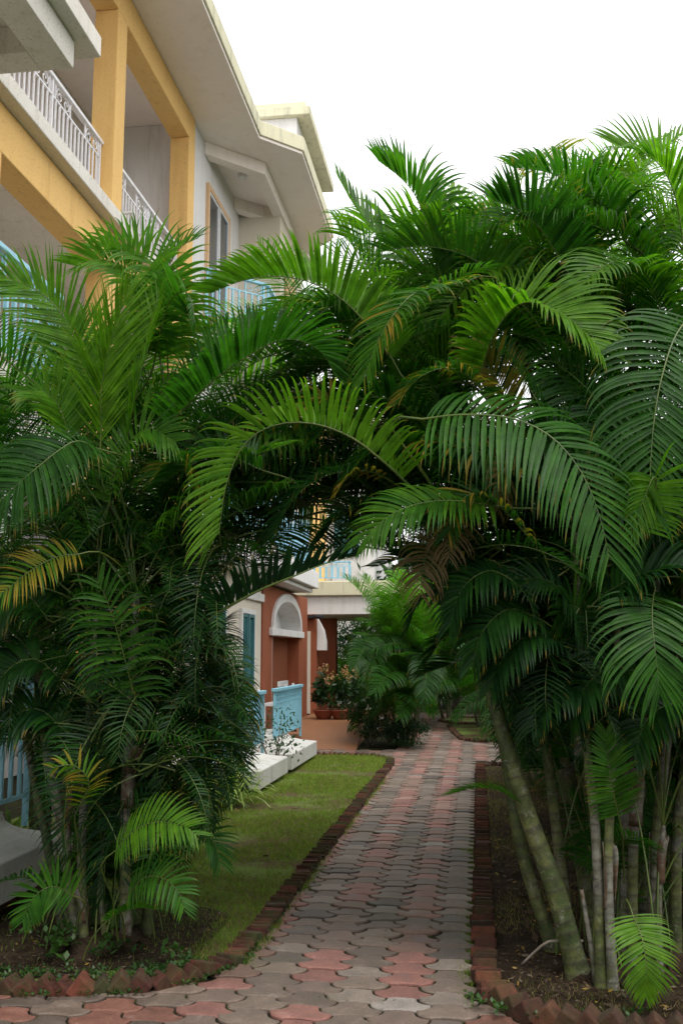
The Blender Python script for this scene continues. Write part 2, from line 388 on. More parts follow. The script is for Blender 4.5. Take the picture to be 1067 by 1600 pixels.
# paving: every paver is modelled; outline with hollow upper and swelling lower flanks
PA, PB, PR = 0.137, 0.068, 0.170
def paver_outline():
    def flank(p, q, sgn, n=6):
        p = np.array(p); q = np.array(q); t = np.linspace(0, 1, n, endpoint=False)[:, None]
        d = q-p; nn = np.array([-d[1], d[0]])
        return p+d*t+nn*sgn*0.20*np.sin(np.pi*t)
    r2 = PR/2
    up_arc = [np.array([x, r2+0.012*(1-(x/PB)**2)]) for x in np.linspace(PB, -PB, 6)[:-1]]
    dn_arc = [np.array([x, -r2+0.012*(1-(x/PB)**2)]) for x in np.linspace(-PB, PB, 6)[:-1]]
    ur = flank((PA, 0), (PB, r2), 1)            # right tip up to the top: hollow
    ul = flank((-PB, r2), (-PA, 0), 1)
    ll = flank((-PA, 0), (-PB, -r2), -1)        # left tip down to the foot: swelling
    lr = flank((PB, -r2), (PA, 0), -1)
    return np.vstack([ur, up_arc, ul, ll, dn_arc, lr])
OUT = paver_outline(); NP = len(OUT)
def shrink(P, d):
    c = np.roll(P, -1, 0)-np.roll(P, 1, 0); c /= np.linalg.norm(c, axis=1)[:, None]+1e-9
    return P-np.stack([c[:, 1], -c[:, 0]], 1)*d
O1, O2 = shrink(OUT, 0.0055), shrink(OUT, 0.0115)
PV, PF, PC = [], [], []
pitch = PA+PB; X0 = -1.17
nv = 0
FAR = [(-3.0, 15.3), (4.5, 14.2), (4.5, 17.2), (0.3, 17.0), (0.5, 19), (0.3, 26), (-1.6, 27), (-1.55, 20), (-1.2, 17.2), (-1.2, 16.25), (-3.0, 16.25)]
pr_ = np.random.default_rng(3)
for ci in range(-20, 32):
    cx = X0+ci*pitch
    for ri in range(int(3.0/PR), int(27/PR)):
        cy = ri*PR+(PR/2 if ci % 2 else 0)
        main = 4.2 < cy < 15.4 and -1.26 < cx < -0.1
        front = cy <= 4.95 and not inpoly(cx, cy, LEFT_BED) and not inpoly(cx, cy, RIGHT_BED)
        far = cy > 14 and inpoly(cx, cy, FAR) and not inpoly(cx, cy, LEFT_BED) and not inpoly(cx, cy, RIGHT_BED)
        if main and (inpoly(cx, cy, LEFT_BED) and cx < -1.24): continue
        if not (main or front or far): continue
        pink = (ci % 2 == 0)
        u = pr_.random()
        if main or far:
            if pink: colr = (0.255, 0.122, 0.102) if u < 0.38 else (0.20, 0.125, 0.10) if u < 0.62 else (0.27, 0.25, 0.235) if u < 0.68 else (0.16, 0.12, 0.10)
            else: colr = (0.175, 0.138, 0.113) if u < 0.62 else (0.11, 0.092, 0.08) if u < 0.88 else (0.225, 0.192, 0.165)
            if cy > 8 and pink and u > 0.7: colr = (0.27, 0.165, 0.14)
        else:
            colr = (0.20, 0.092, 0.068) if u < 0.2 else (0.18, 0.138, 0.112) if u < 0.72 else (0.115, 0.09, 0.074)
        c = np.array(colr)*pr_.uniform(0.80, 1.18)*np.array([1.10, 1.03, 0.98])
        tl = pr_.normal(0, 0.022, 2); dz = pr_.normal(0, 0.0028); ang = pr_.normal(0, 0.015)
        ca, sa = math.cos(ang), math.sin(ang)
        for O, zz in ((O1, -0.016), (O1, -0.0055), (O2, 0.0)):
            P = np.stack([cx+O[:, 0]*ca-O[:, 1]*sa, cy+O[:, 0]*sa+O[:, 1]*ca, zz+dz+O[:, 0]*tl[0]+O[:, 1]*tl[1]*(zz > -0.01)], 1)
            PV.append(P)
        for rr in range(2):
            for j in range(NP): PF.append((nv+rr*NP+j, nv+rr*NP+(j+1) % NP, nv+(rr+1)*NP+(j+1) % NP, nv+(rr+1)*NP+j))
        PF.append(tuple(range(nv+2*NP, nv+3*NP)))
        PC.append(np.tile(np.append(c, 1), (3*NP, 1))); nv += 3*NP
PV = np.vstack(PV); PC = np.vstack(PC)
me = bpy.data.meshes.new('path'); me.from_pydata(PV.tolist(), [], PF); me.materials.append(M['paver'])
a = me.attributes.new('leafcol', 'FLOAT_COLOR', 'POINT'); a.data.foreach_set('color', PC.astype(np.float32).ravel()); me.update()
path = tag(link('path', me), kind='structure')
m = MB(); m.box(-6, 8, 1, 28, -0.2, -0.010); tag(m.build('path_bed', M['moss']), kind='structure')

# sawtooth brick edging: bricks set on a slant along a line
def edging(line, label, pitch=0.085, group='slanted brick edgings', origin=None, moss=1.0, top=0.0):
    P = np.array(line, float); d = np.linalg.norm(np.diff(P, axis=0), axis=1); s = np.concatenate([[0], np.cumsum(d)])
    mb = MB(); er = np.random.default_rng(int(abs(P[0, 0])*100)+5)
    t = pitch/2
    while t < s[-1]:
        i = min(np.searchsorted(s, t)-1, len(d)-1); i = max(i, 0)
        u = (P[i+1]-P[i])/d[i]; p = P[i]+u*(t-s[i])
        T = np.array([u[0], u[1], 0]); N = np.array([-u[1], u[0], 0]); Z = np.array([0, 0, 1.])
        th = (R(45) if abs(u[1]) < 0.75 else R(72))+er.normal(0, 0.13); yaw = er.normal(0, 0.10)
        T2 = T*math.cos(yaw)+N*math.sin(yaw); N2 = np.cross(Z, T2)
        a1 = T2*math.cos(th)+Z*math.sin(th); a2 = -T2*math.sin(th)+Z*math.cos(th)
        k = er.uniform(0.80, 1.04)
        wdt = 0.056*er.uniform(0.9, 1.12)
        cen = np.array([p[0], p[1], 0.008+top+er.normal(0, 0.008)])+N*er.normal(0, 0.005)
        mb.obox(cen+a2*0.0, a1*(0.048 if abs(u[1]) < 0.75 else 0.030)*k, N2*wdt, a2*0.050*k, 0, (er.beta(2, 2.6), moss*er.uniform(0.5, 1), 0, 1))
        t += pitch*er.uniform(0.95, 1.05)*(1.0 if abs(u[1]) < 0.75 else 0.76)
    o = mb.build('brick_edging', M['brick'], None, (P[len(P)//2, 0], P[len(P)//2, 1], 0), bevel=0.008)
    return tag(o, label, 'edging', group)
edging(LEFT_LINE, 'long dark red sawtooth brick edging curving round the left lawn')
edging(RIGHT_LINE[1:-1], 'dark brown sawtooth brick edging round the bare soil bed under the right palms', top=0.012, moss=0.6)
edging(ISLE_A+[ISLE_A[0]], 'far brick edging round the small grass island with a pointed corner', pitch=0.1)
edging(ISLE_B+[ISLE_B[0]], 'farthest brick edging, behind the pointed grass island', pitch=0.1)

# grass, weeds, litter
def blades(name, x, y, z, h, w, lean, yel, ton, mat, seed=1):
    r = np.random.default_rng(seed); n = len(x)
    a = r.uniform(0, 2*np.pi, n); dx, dy = np.cos(a), np.sin(a)
    b = r.uniform(0, 2*np.pi, n); ln = lean*h
    V = np.zeros((n, 3, 3))
    V[:, 0] = np.stack([x-dx*w, y-dy*w, z-0.004], 1); V[:, 1] = np.stack([x+dx*w, y+dy*w, z-0.004], 1)
    V[:, 2] = np.stack([x+np.cos(b)*ln, y+np.sin(b)*ln, z+h*np.sqrt(np.maximum(1-np.minimum(lean, .95)**2, .1))], 1)
    C = np.zeros((n, 3, 4)); C[..., 0] = yel[:, None]; C[..., 1] = ton[:, None]; C[:, 2, 2] = 0.5; C[..., 3] = 1
    me = fastmesh(name, V.reshape(-1, 3), np.arange(n*3).reshape(-1, 3), None, C.reshape(-1, 4), [mat], smooth=False)
    return tag(link(name, me), kind='stuff')
gr = np.random.default_rng(11)
n = 150000
x = gr.uniform(-3.4, -1.24, n); y = 4.6+(15.1-4.6)*gr.random(n)**1.35
dirt = vnoise(x*0.6, y*1.5, 2.6, 5)+0.55*vnoise(x, y, 9, 6)
near = np.exp(-((y-5.0)/1.1)**2)*0.9*(x < -1.45)
keep = inpoly(x, y, LEFT_BED) & (gr.random(n) < np.clip(1.0-1.5*np.clip(dirt-0.02, 0, 1)-near, 0.06, 1))
x, y, dirt = x[keep], y[keep], dirt[keep]; n = len(x)
blades('lawn_grass', x, y, np.full(n, 0.022), gr.uniform(0.014, 0.046, n)*(1+0.012*y), gr.uniform(0.0012, 0.0026, n)*(1+0.10*np.maximum(y-5, 0)), gr.uniform(0.2, 0.95, n),
       np.clip((gr.random(n) < 0.14+0.35*np.clip(dirt, 0, 1))*gr.uniform(0.4, 1, n), 0, 1), np.clip(0.45+0.12*(y-8)/4+gr.normal(0, 0.2, n), 0, 1), M['grass'])
n = 52000
x = gr.uniform(0.05, 2.2, n); y = gr.uniform(4.5, 13.8, n)
nz = vnoise(x, y, 2.4, 9)
keep = inpoly(x, y, RIGHT_BED) & (gr.random(n) < np.clip(0.22+0.7*nz+0.6*np.exp(-((y-4.6)/0.35)**2)+0.35*np.clip(y-9, 0, 1), 0.04, 1))
x, y = x[keep], y[keep]; n = len(x)
blades('bed_grass', x, y, np.full(n, 0.022), gr.uniform(0.01, 0.05, n), gr.uniform(0.001, 0.0024, n)*(1+0.08*np.maximum(y-5, 0)), gr.uniform(0.3, 0.95, n), (gr.random(n) < 0.72)*gr.uniform(0.6, 1, n), gr.uniform(0.0, 0.35, n), M['grass'], 2)
# dry straw, twigs and leaves on the soil
def litter(name, pts, size, seed, yl=0.15):
    r = np.random.default_rng(seed); n = len(pts); V = np.zeros((n, 4, 3)); C = np.zeros((n, 4, 4)); C[..., 3] = 1
    a = r.uniform(0, 2*np.pi, n); L = size*r.uniform(0.5, 1.5, n); w = L*r.uniform(0.15, 0.45, n)
    d = np.stack([np.cos(a), np.sin(a), r.normal(0, 0.25, n)], 1); e = np.stack([-np.sin(a), np.cos(a), r.normal(0, 0.4, n)], 1)
    P = np.array(pts)
    V[:, 0] = P-d*L[:, None]/2; V[:, 1] = P-e*w[:, None]/2; V[:, 2] = P+d*L[:, None]/2; V[:, 3] = P+e*w[:, None]/2
    V[..., 2] = np.maximum(V[..., 2], 0.026)
    C[..., 1] = r.random(n)[:, None]; C[..., 0] = ((r.random(n) < yl)*0.5)[:, None]
    me = fastmesh(name, V.reshape(-1, 3), np.arange(4*n).reshape(-1, 4), None, C.reshape(-1, 4), [M['litter']], smooth=False)
    return tag(link(name, me), kind='stuff')
n = 5200
x = gr.uniform(0.08, 1.8, n); y = 4.55+7*gr.random(n)**1.4
litter('leaf_litter', np.stack([x, y, np.full(n, 0.034)], 1)[inpoly(x, y, RIGHT_BED)], 0.026, 4)
n = 1700
x = gr.uniform(-3.2, -1.42, n); y = 4.62+1.5*gr.random(n)**1.2
litter('leaf_litter', np.stack([x, y, np.full(n, 0.034)], 1)[inpoly(x, y, LEFT_BED)], 0.024, 5)
litter('fallen_leaves', np.stack([gr.uniform(-2.3, -1.3, 60), gr.uniform(5.2, 14, 60), np.full(60, 0.05)], 1), 0.05, 16)
n = 90
x = gr.uniform(0.1, 0.7, n); y = gr.uniform(5.2, 8.5, n)
litter('fallen_leaves', np.stack([x, y, np.full(n, 0.045)], 1), 0.085, 6)
n = 120
x = gr.uniform(-1.1, 0, n); y = gr.uniform(4.4, 12, n)
litter('fallen_leaves', np.stack([x, y, np.full(n, 0.006)], 1), 0.022, 8)
# small broad weeds along the edgings
def weeds(name, pts, size, seed, per=7):
    r = np.random.default_rng(seed); V = []; C = []
    for p in pts:
        t = r.uniform(0.6, 1.0)
        for k in range(r.integers(per-3, per+4)):
            a = r.uniform(0, 2*np.pi); el = r.uniform(0.1, 1.1); L = size*r.uniform(0.5, 1.2)
            d = np.array([math.cos(a)*math.cos(el), math.sin(a)*math.cos(el), math.sin(el)]); e = np.array([-math.sin(a), math.cos(a), 0])*L*0.32
            b = np.array(p)+np.array([r.normal(0, size*0.5), r.normal(0, size*0.5), r.uniform(0, size*0.8)])
            V += [b, b+d*L*0.5+e, b+d*L, b+d*L*0.5-e]; C += [(0, np.clip(t+r.normal(0, 0.12), 0, 1), 0, 1)]*4
    me = fastmesh(name, np.array(V), np.arange(len(V)).reshape(-1, 4), None, np.array(C), [M['shrub']], smooth=False)
    return tag(link(name, me), kind='stuff')
pts = []
L_ = np.array(LEFT_LINE)
for k in range(150):
    u = gr.uniform(2.0, 6.6); i = int(u); p = L_[i]+(L_[i+1]-L_[i])*(u-i)
    inw = np.array([0, 1.]) if i < 5 else np.array([-1, 0.3])
    p = p+inw*abs(gr.normal(0.09, 0.06)); pts.append((p[0], p[1], 0.03))
for k in range(60):
    u = gr.uniform(2.0, 8.5); i = int(u); p = L_[i]+(L_[i+1]-L_[i])*(u-i)
    out = np.array([0, -1.]) if i < 5 else np.array([1, 0])
    p = p+out*gr.uniform(0.06, 0.085); pts.append((p[0], p[1], 0.0))
for p in ((0.03, 4.55), (0.10, 4.50), (0.0, 4.62), (0.2, 4.45), (0.62, 4.5), (0.5, 4.47), (1.1, 4.75), (1.15, 4.9), (1.25, 4.85)):
    for k in range(5): pts.append((p[0]+gr.normal(0, 0.03), p[1]+gr.normal(0, 0.03), 0.02))
weeds('weeds', pts, 0.026, 21)
pts = [(-1.95+gr.normal(0, 0.22), 4.98+gr.normal(0, 0.07), 0.03+abs(gr.normal(0, 0.05))) for k in range(26)]
weeds('weeds', pts, 0.05, 22)
# moss and seedlings in the gap beside the right edging and at the foot of the left one
n = 5200
x = -0.075+0.05*gr.normal(size=n)*0.6; y = gr.uniform(4.6, 9.5, n); x = np.minimum(x, -0.04)
k = gr.random(n) < np.clip(0.35+vnoise(y*0, y, 3, 3)+0.7*(y < 5.6), 0, 1); x, y = x[k], y[k]; n = len(x)
blades('moss', x, y, np.full(n, -0.006), gr.uniform(0.006, 0.018, n), gr.uniform(0.0015, 0.003, n), gr.uniform(0.2, 0.9, n), np.zeros(n), gr.uniform(0.2, 0.7, n), M['grass'], 5)
n = 7000
x = -1.135+0.02*gr.normal(size=n); y = gr.uniform(5.0, 13, n)
k = gr.random(n) < np.clip(0.45+vnoise(y*0, y, 4, 8), 0, 1); x, y = x[k], y[k]; n = len(x)
blades('moss', x, y, np.full(n, 0.0), gr.uniform(0.008, 0.045, n), gr.uniform(0.0012, 0.0026, n), gr.uniform(0.2, 0.9, n), (gr.random(n) < 0.2)*0.6, gr.uniform(0.1, 0.6, n), M['grass'], 6)
# seedlings and moss standing in the joints between the pavers
n = 9000
ci_ = gr.integers(-6, 8, n); ri_ = gr.integers(int(4.2/PR), int(9/PR), n); sg = gr.choice([-1, 1], n); tt_ = gr.random(n)
x = X0+ci_*pitch+sg*(PA+(PB-PA)*tt_)+gr.normal(0, 0.003, n); y = ri_*PR+np.where(ci_ % 2 == 0, 0, PR/2)+PR/2*tt_*gr.choice([-1, 1], n)+gr.normal(0, 0.004, n)
k = (vnoise(x, y, 1.7, 31)+0.5*vnoise(x, y, 6, 32) > 0.25) & ~inpoly(x, y, LEFT_BED) & ~inpoly(x, y, RIGHT_BED); x, y = x[k], y[k]; n = len(x)
blades('moss', x, y, np.full(n, -0.008), gr.uniform(0.006, 0.016, n), gr.uniform(0.001, 0.0024, n), gr.uniform(0.2, 0.9, n), (gr.random(n) < 0.3)*0.7, gr.uniform(0.0, 0.5, n), M['grass'], 15)
# dry stick
st = MB(); p0, p1, p2 = at(815, 1507, Z=0.03), at(857, 1471, Y=5.02), at(910, 1470, Y=5.08)
st.tube(smoothcurve([p0, p0*0.5+p1*0.5+np.array([0.004, 0, 0.01]), p1, p1*.5+p2*.5, p2], 10), 0.007, 6)
tag(st.build('dry_stick', M['wood'], None, tuple(p1), smooth=True), 'bent pale dry stick leaning against the foot of the right palm', 'stick')

# ------------------------------------------------------------------ the apartment building on the left
bld = empty('apartment_building', (-4.5, 10, 0), 'yellow and white balconied apartment building with white eaves rising behind the left palm', 'building')
BO = (-4.5, 10, 0)
def part(name, mb, mat, parent=bld, bevel=0.012, smooth=False, org=BO, label=None):
    o = mb.build(name, mat, parent, org, smooth=smooth, bevel=bevel)
    if label: o['label'] = label
    return o
ZS, ZT = 6.50, 6.67            # second-floor slab
ZR = 9.78                      # soffit of the eave
b = MB(); b.box(-6.1, -5.8, -1, 22, -0.03, 9.775); part('wall', b, M['grey'])                      # back of the balconies
b = MB(); b.box(-5.797, -4.035, -1, 14.16, ZS, ZT); part('floor_slab', b, M['speck'])
b = MB(); b.box(-4.48, -4.18, -1, 14.15, 6.03, ZS-0.003); part('beam', b, M['yellow'])
b = MB(); b.box(-4.48, -4.18, -1, 14.15, 9.35, ZR-0.003); part('beam', b, M['yellow'])
b = MB(); b.box(-5.797, -4.485, -1, 14.14, 3.40, 3.57); part('floor_slab', b, M['speck'])
for y0 in (4.65, 7.70, 10.75, 13.82):
    b = MB(); b.box(-4.475, -4.176, y0, y0+0.325, -0.03, 6.028); part('column', b, M['yellow'])
    b = MB(); b.box(-4.475, -4.176, y0, y0+0.325, ZT+0.003, 9.348); part('column', b, M['yellow'])
# white stub pipes at the slab edge
for px, py in ((198, 333), (220, 366)):
    p = at(px, py, X=-4.02); b = MB(); b.tube([p-np.array([0.2, 0, 0]), p+np.array([0.10, 0, 0.0])], 0.018, 8); part('drain_pipe', b, M['white_frame'], bevel=0, smooth=False)

def scroll(b, o, ax, az, w, h, mi=0):
    # two facing C-scrolls between the rails (wrought iron)
    for sgn, cx in ((1, 0.27), (-1, 0.73)):
        th = np.linspace(0, 2*np.pi*1.35, 26)
        r = np.linspace(0.5, 0.10, 26)
        x = cx*w+sgn*r*h*0.98*np.cos(th+1.2); z = h*0.5+r*h*0.92*np.sin(th+1.2)
        P = o+np.outer(x, ax)+np.outer(z, az); b.tube(P, 0.0075, 5, mi)
def railing(name, p0, p1, z0, z1, mat, post=1.45, gap=0.105, orn=True, feet=0.2, label=None, parent=bld, org=BO, grid=False, barw=0.009):
    p0 = np.array([*p0, 0.]); p1 = np.array([*p1, 0.]); L = np.linalg.norm(p1-p0); u = (p1-p0)/L; Z = np.array([0, 0, 1.]); nrm = np.cross(Z, u)
    b = MB()
    n = max(1, round(L/post)); hz = z1-z0; zm = z1-0.26*hz if orn or grid else z1-0.06
    b.obox(p0+u*L/2+Z*(z0+0.012), u*L/2, nrm*0.012, Z*0.012)
    b.obox(p0+u*L/2+Z*zm, u*L/2, nrm*0.010, Z*0.010)
    k = int(round(L/gap))
    for i in range(k+1):
        s = L*i/k
        b.obox(p0+u*s+Z*((z0+zm)/2), u*barw, nrm*barw*0.9, Z*((zm-z0)/2))
    for i in range(n+1):
        s = L*i/n; s = min(max(s, 0.02), L-0.02)
        b.obox(p0+u*s+Z*((z0-feet+z1)/2), u*0.016, nrm*0.016, Z*((z1-z0+feet)/2))
    if orn:
        for i in range(n):
            for f in (0.06, 0.66):
                s = L*(i+f)/n; wd = L/n*0.29
                b.obox(p0+u*s+Z*((zm+z1)/2), u*0.008, nrm*0.008, Z*((z1-zm)/2)); b.obox(p0+u*(s+wd)+Z*((zm+z1)/2), u*0.008, nrm*0.008, Z*((z1-zm)/2))
                scroll(b, p0+u*s+Z*zm, u, Z, wd, z1-zm)
    if grid:
        b.obox(p0+u*L/2+Z*(zm+0.45*(z1-zm)), u*L/2, nrm*0.010, Z*0.010)
        for i in range(k//2+1):
            s = L*i/(k//2); b.obox(p0+u*s+Z*((zm+z1)/2), u*0.012, nrm*0.010, Z*((z1-zm)/2))
    o = part(name, b, mat, parent, bevel=0, org=org, label=label)
    t = MB(); t.obox(p0+u*L/2+Z*(z1+0.02), u*(L/2+0.03), nrm*0.035, Z*0.022); part('top_rail', t, mat, o, bevel=0.006, org=org)
    return o
railing('balcony_railing', (-4.33, 7.95), (-4.33, 10.70), 6.87, 7.56, M['whitemetal'], label='white scroll railing nearer the camera')
railing('balcony_railing', (-4.33, 11.10), (-4.33, 13.79), 6.87, 7.56, M['whitemetal'], label='white scroll railing between the two yellow columns')
railing('balcony_railing', (-3.40, 3.2), (-3.40, 7.62), 3.72, 4.45, M['bluemetal'], gap=0.13, barw=0.017, label='pale blue first floor railing', post=1.4)
b = MB(); b.box(-5.79, -3.30, 2.0, 7.30, 3.405, 3.565); part('floor_slab', b, M['speck'])
# near bay: flat canopy with a frame of beams under it
b = MB(); b.box(-4.17, -3.0, 1.0, 7.36, 6.44, 6.62); part('canopy', b, M['speck'], bevel=0.008)
b = MB()
b.box(-3.40, -3.13, 1.0, 7.12, 6.20, 6.437); b.box(-4.17, -3.403, 6.86, 7.118, 6.202, 6.437); b.box(-4.17, -3.403, 4.4, 4.65, 6.202, 6.437)
part('canopy_beam', b, M['speck'], bevel=0.006)
b = MB(); b.box(-5.79, -3.55, 1.0, 7.28, -0.03, 3.402); part('wall', b, M['grey'])
# wall between the columns and the far bay, far bay with balconies
b = MB(); b.box(-5.79, -4.20, 14.165, 17.2, -0.03, ZR-0.002); part('wall', b, M['white'])
b = MB(); b.box(-5.79, -3.42, 17.203, 19.6, 2.75, ZR-0.002); part('wall', b, M['cream'])
b = MB(); b.box(-4.19, -3.10, 14.9, 19.3, 6.45, 6.66); part('floor_slab', b, M['white'], bevel=0.008)
b = MB(); b.box(-4.19, -3.00, 11.6, 19.2, 2.78, 3.10); b.box(-4.19, -3.10, 11.7, 19.1, 2.70, 2.777); part('floor_slab', b, M['white'], bevel=0.015)
railing('balcony_railing', (-3.30, 15.55), (-3.30, 17.15), 6.84, 7.56, M['bluemetal'], gap=0.12, barw=0.013, label='blue railing of the far second floor bay')
railing('balcony_railing', (-4.12, 14.72), (-3.34, 15.50), 6.84, 7.56, M['bluemetal'], gap=0.12, barw=0.013)
railing('balcony_railing', (-3.16, 12.0), (-3.16, 18.9), 3.25, 4.0, M['bluemetal'], gap=0.13, barw=0.013, label='blue railing over the arched porch')
b = MB(); b.box(-3.40, -3.36, 17.6, 18.5, 6.9, 8.8); part('door', b, M['peach'], bevel=0.004)
# tall window / balcony door in a peach surround
def window(x, y0, y1, z0, z1, sur, frame, glassm, leaves=2, sw=0.09, proud=0.05, label=None, parent=bld):
    b = MB(); xo = x+proud
    for (a0, a1, c0, c1) in ((y0-sw, y0, z0-0.0, z1+sw), (y1, y1+sw, z0, z1+sw), (y0, y1, z1, z1+sw)):
        b.box(x-0.02, xo, a0+0.001, a1-0.001, c0, c1)
    o = part('window', b, sur, parent, bevel=0.006, label=label)
    f = MB(); t = 0.05; dy = (y1-y0)/leaves
    for k in range(leaves):
        a0, a1 = y0+k*dy+0.004, y0+(k+1)*dy-0.004; dx = 0.012*(k % 2)
        f.box(x+0.003+dx, x+0.035+dx, a0, a0+t, z0, z1); f.box(x+0.003+dx, x+0.035+dx, a1-t, a1, z0, z1)
        f.box(x+0.004+dx, x+0.034+dx, a0+t, a1-t, z0, z0+t); f.box(x+0.004+dx, x+0.034+dx, a0+t, a1-t, z1-t, z1)
    part('frame', f, frame, o, bevel=0.004)
    g_ = MB()
    for k in range(leaves): g_.box(x+0.006, x+0.014, y0+k*dy+0.05, y0+(k+1)*dy-0.05, z0+0.045, z1-0.045)
    part('pane', g_, glassm, o, bevel=0)
    return o
window(-4.197, 14.98, 16.25, ZT+0.02, 9.05, M['peach'], M['white_frame'], M['glass'], label='tall two leaf window in a peach surround')
# frame of beams under the far eave, ceiling lamp
b = MB(); zb = 9.56
b.prism([(-4.195, 14.74), (-3.37, 15.565), (-3.37, 18.3), (-3.56, 18.3), (-3.56, 15.64), (-4.195, 15.005)], zb, ZR-0.003); b.prism([(-4.195, 16.75), (-3.562, 17.383), (-3.562, 17.64), (-4.195, 17.007)], zb+0.002, ZR-0.003)
part('eave_beam', b, M['soffit'], bevel=0.006)
b = MB(); p = at(379, 276, Z=9.74)
b.tube([p+np.array([0, 0, 0.045]), p+np.array([0, 0, 0.01])], 0.085, 16); b.tube([p+np.array([0, 0, 0.01]), p+np.array([0, 0, -0.02]), p+np.array([0, 0, -0.045])], [0.078, 0.07, 0.03], 16)
part('ceiling_lamp', b, M['lampglass'], bevel=0)
# roof: eave stepping out at 45 degrees over the far bay
poly = [(-9, -1), (-3.30, -1), (-3.30, 14.78), (-2.70, 15.38), (-2.70, 18.9), (-3.3, 19.5), (-3.3, 21), (-9, 21)]
b = MB(); b.prism(poly, ZR, ZR+0.05); ro = part('roof', b, M['soffit'], bevel=0.004)
inn = [(-9, -0.98), (-3.27, -0.98), (-3.27, 14.768), (-2.67, 15.368), (-2.67, 18.912), (-3.27, 19.51), (-3.27, 20.9), (-9, 20.9)]
b = MB(); b.prism(inn, ZR+0.052, ZR+0.30); part('fascia', b, M['fascia'], ro, bevel=0.01)
b = MB(); b.prism([(-9, -0.9), (-3.6, -0.9), (-3.6, 14.9), (-3.0, 15.5), (-3.0, 18.8), (-3.6, 19.4), (-3.6, 20.8), (-9, 20.8)], ZR+0.302, ZR+0.34); part('roof_screed', b, M['plinth'], ro, bevel=0)
# stair tower on the roof with an overhanging cornice
b = MB(); b.box(-6.6, -3.16, 17.40, 20.4, ZR+0.342, 11.62); tw = part('roof_tower', b, M['white'])
b = MB(); b.box(-6.85, -2.90, 17.3, 20.55, 11.62, 11.80); b.box(-6.7, -3.0, 17.38, 20.4, 11.803, 11.93); part('cornice', b, M['fascia'], tw, bevel=0.015)
# ground floor: cream wall with a teal window, stepped plinths and the blue railing
b = MB(); b.box(-4.19, -3.42, 11.8, 15.9, -0.03, 2.70); part('wall', b, M['cream'])
b = MB(); b.box(-3.417, -3.36, 11.8, 15.88, 2.35, 2.48); part('cornice', b, M['white'], bevel=0.01)
window(-3.417, 14.42, 15.22, 0.7, 2.12, M['white'], M['teal'], M['tealglass'], label='narrow teal framed window on the cream wall', sw=0.07)
window(-3.417, 12.3, 13.4, 0.7, 2.12, M['white'], M['teal'], M['tealglass'], sw=0.07)
def plinth(y0, y1, xo, xi, zb, zt, zc, label=None):
    # block with a flared, hollow upper face all round, on a recessed dark footing
    m = MB(); w = xo-xi; d = 0.26*w+0.09
    lev = [(0, zb), (0, zt)]
    for k in range(1, 7):
        a = k/6*math.pi/2; lev.append((d*math.sin(a), zt+0.012+(zc-zt)*(1-math.cos(a))))
    lev.append((d+0.001, zc+0.03))
    rings = []
    for ins, z in lev: rings += [(xi, y0+ins, z), (xo-ins, y0+ins, z), (xo-ins, y1-ins, z), (xi, y1-ins, z)]
    f = [(3, 2, 1, 0)]
    for k in range(len(lev)-1): f += [(4*k+j, 4*k+(j+1) % 4, 4*k+4+(j+1) % 4, 4*k+4+j) for j in range(4)]
    e = 4*(len(lev)-1); f.append((e, e+1, e+2, e+3))
    m.add(rings, f); o = part('plinth', m, M['plinth'], bevel=0.01, label=label)
    q = MB(); q.box(xi, xo-0.13, y0+0.12, y1-0.12, -0.03, zb-0.002); part('footing', q, M['footing'], o, bevel=0)
plinth(10.75, 12.35, -2.30, -3.40, 0.075, 0.27, 0.43, 'white flared plinth, nearer of the far pair')
plinth(12.62, 14.62, -2.30, -3.40, 0.075, 0.27, 0.43, 'white flared plinth beside the terrace')
plinth(2.2, 6.45, -2.62, -3.54, 0.13, 0.36, 0.50, 'grey flared plinth at the left edge')
b = MB(); b.box(-3.415, -2.75, 10.9, 15.9, -0.03, 0.30); part('balcony_floor', b, M['terrace'])
railing('balcony_railing', (-2.66, 9.6), (-2.66, 12.55), 0.42, 1.02, M['bluemetal'], gap=0.062, barw=0.011, orn=False, grid=True, feet=0.14, label='blue ground floor railing panel')
railing('balcony_railing', (-2.66, 13.25), (-2.66, 15.3), 0.42, 1.02, M['bluemetal'], gap=0.062, barw=0.011, orn=False, grid=True, feet=0.14, label='blue ground floor railing beside the terrace')
railing('balcony_railing', (-2.88, 3.2), (-2.88, 6.3), 0.60, 1.4, M['bluemetal'], gap=0.125, barw=0.012, orn=True, feet=0.18, label='blue ground floor railing at the left edge')
b = MB(); b.box(-2.95, -2.80, 12.62, 12.86, 0.30, 1.0); b.box(-2.98, -2.77, 12.6, 12.88, 1.002, 1.06); part('pier', b, M['white'])

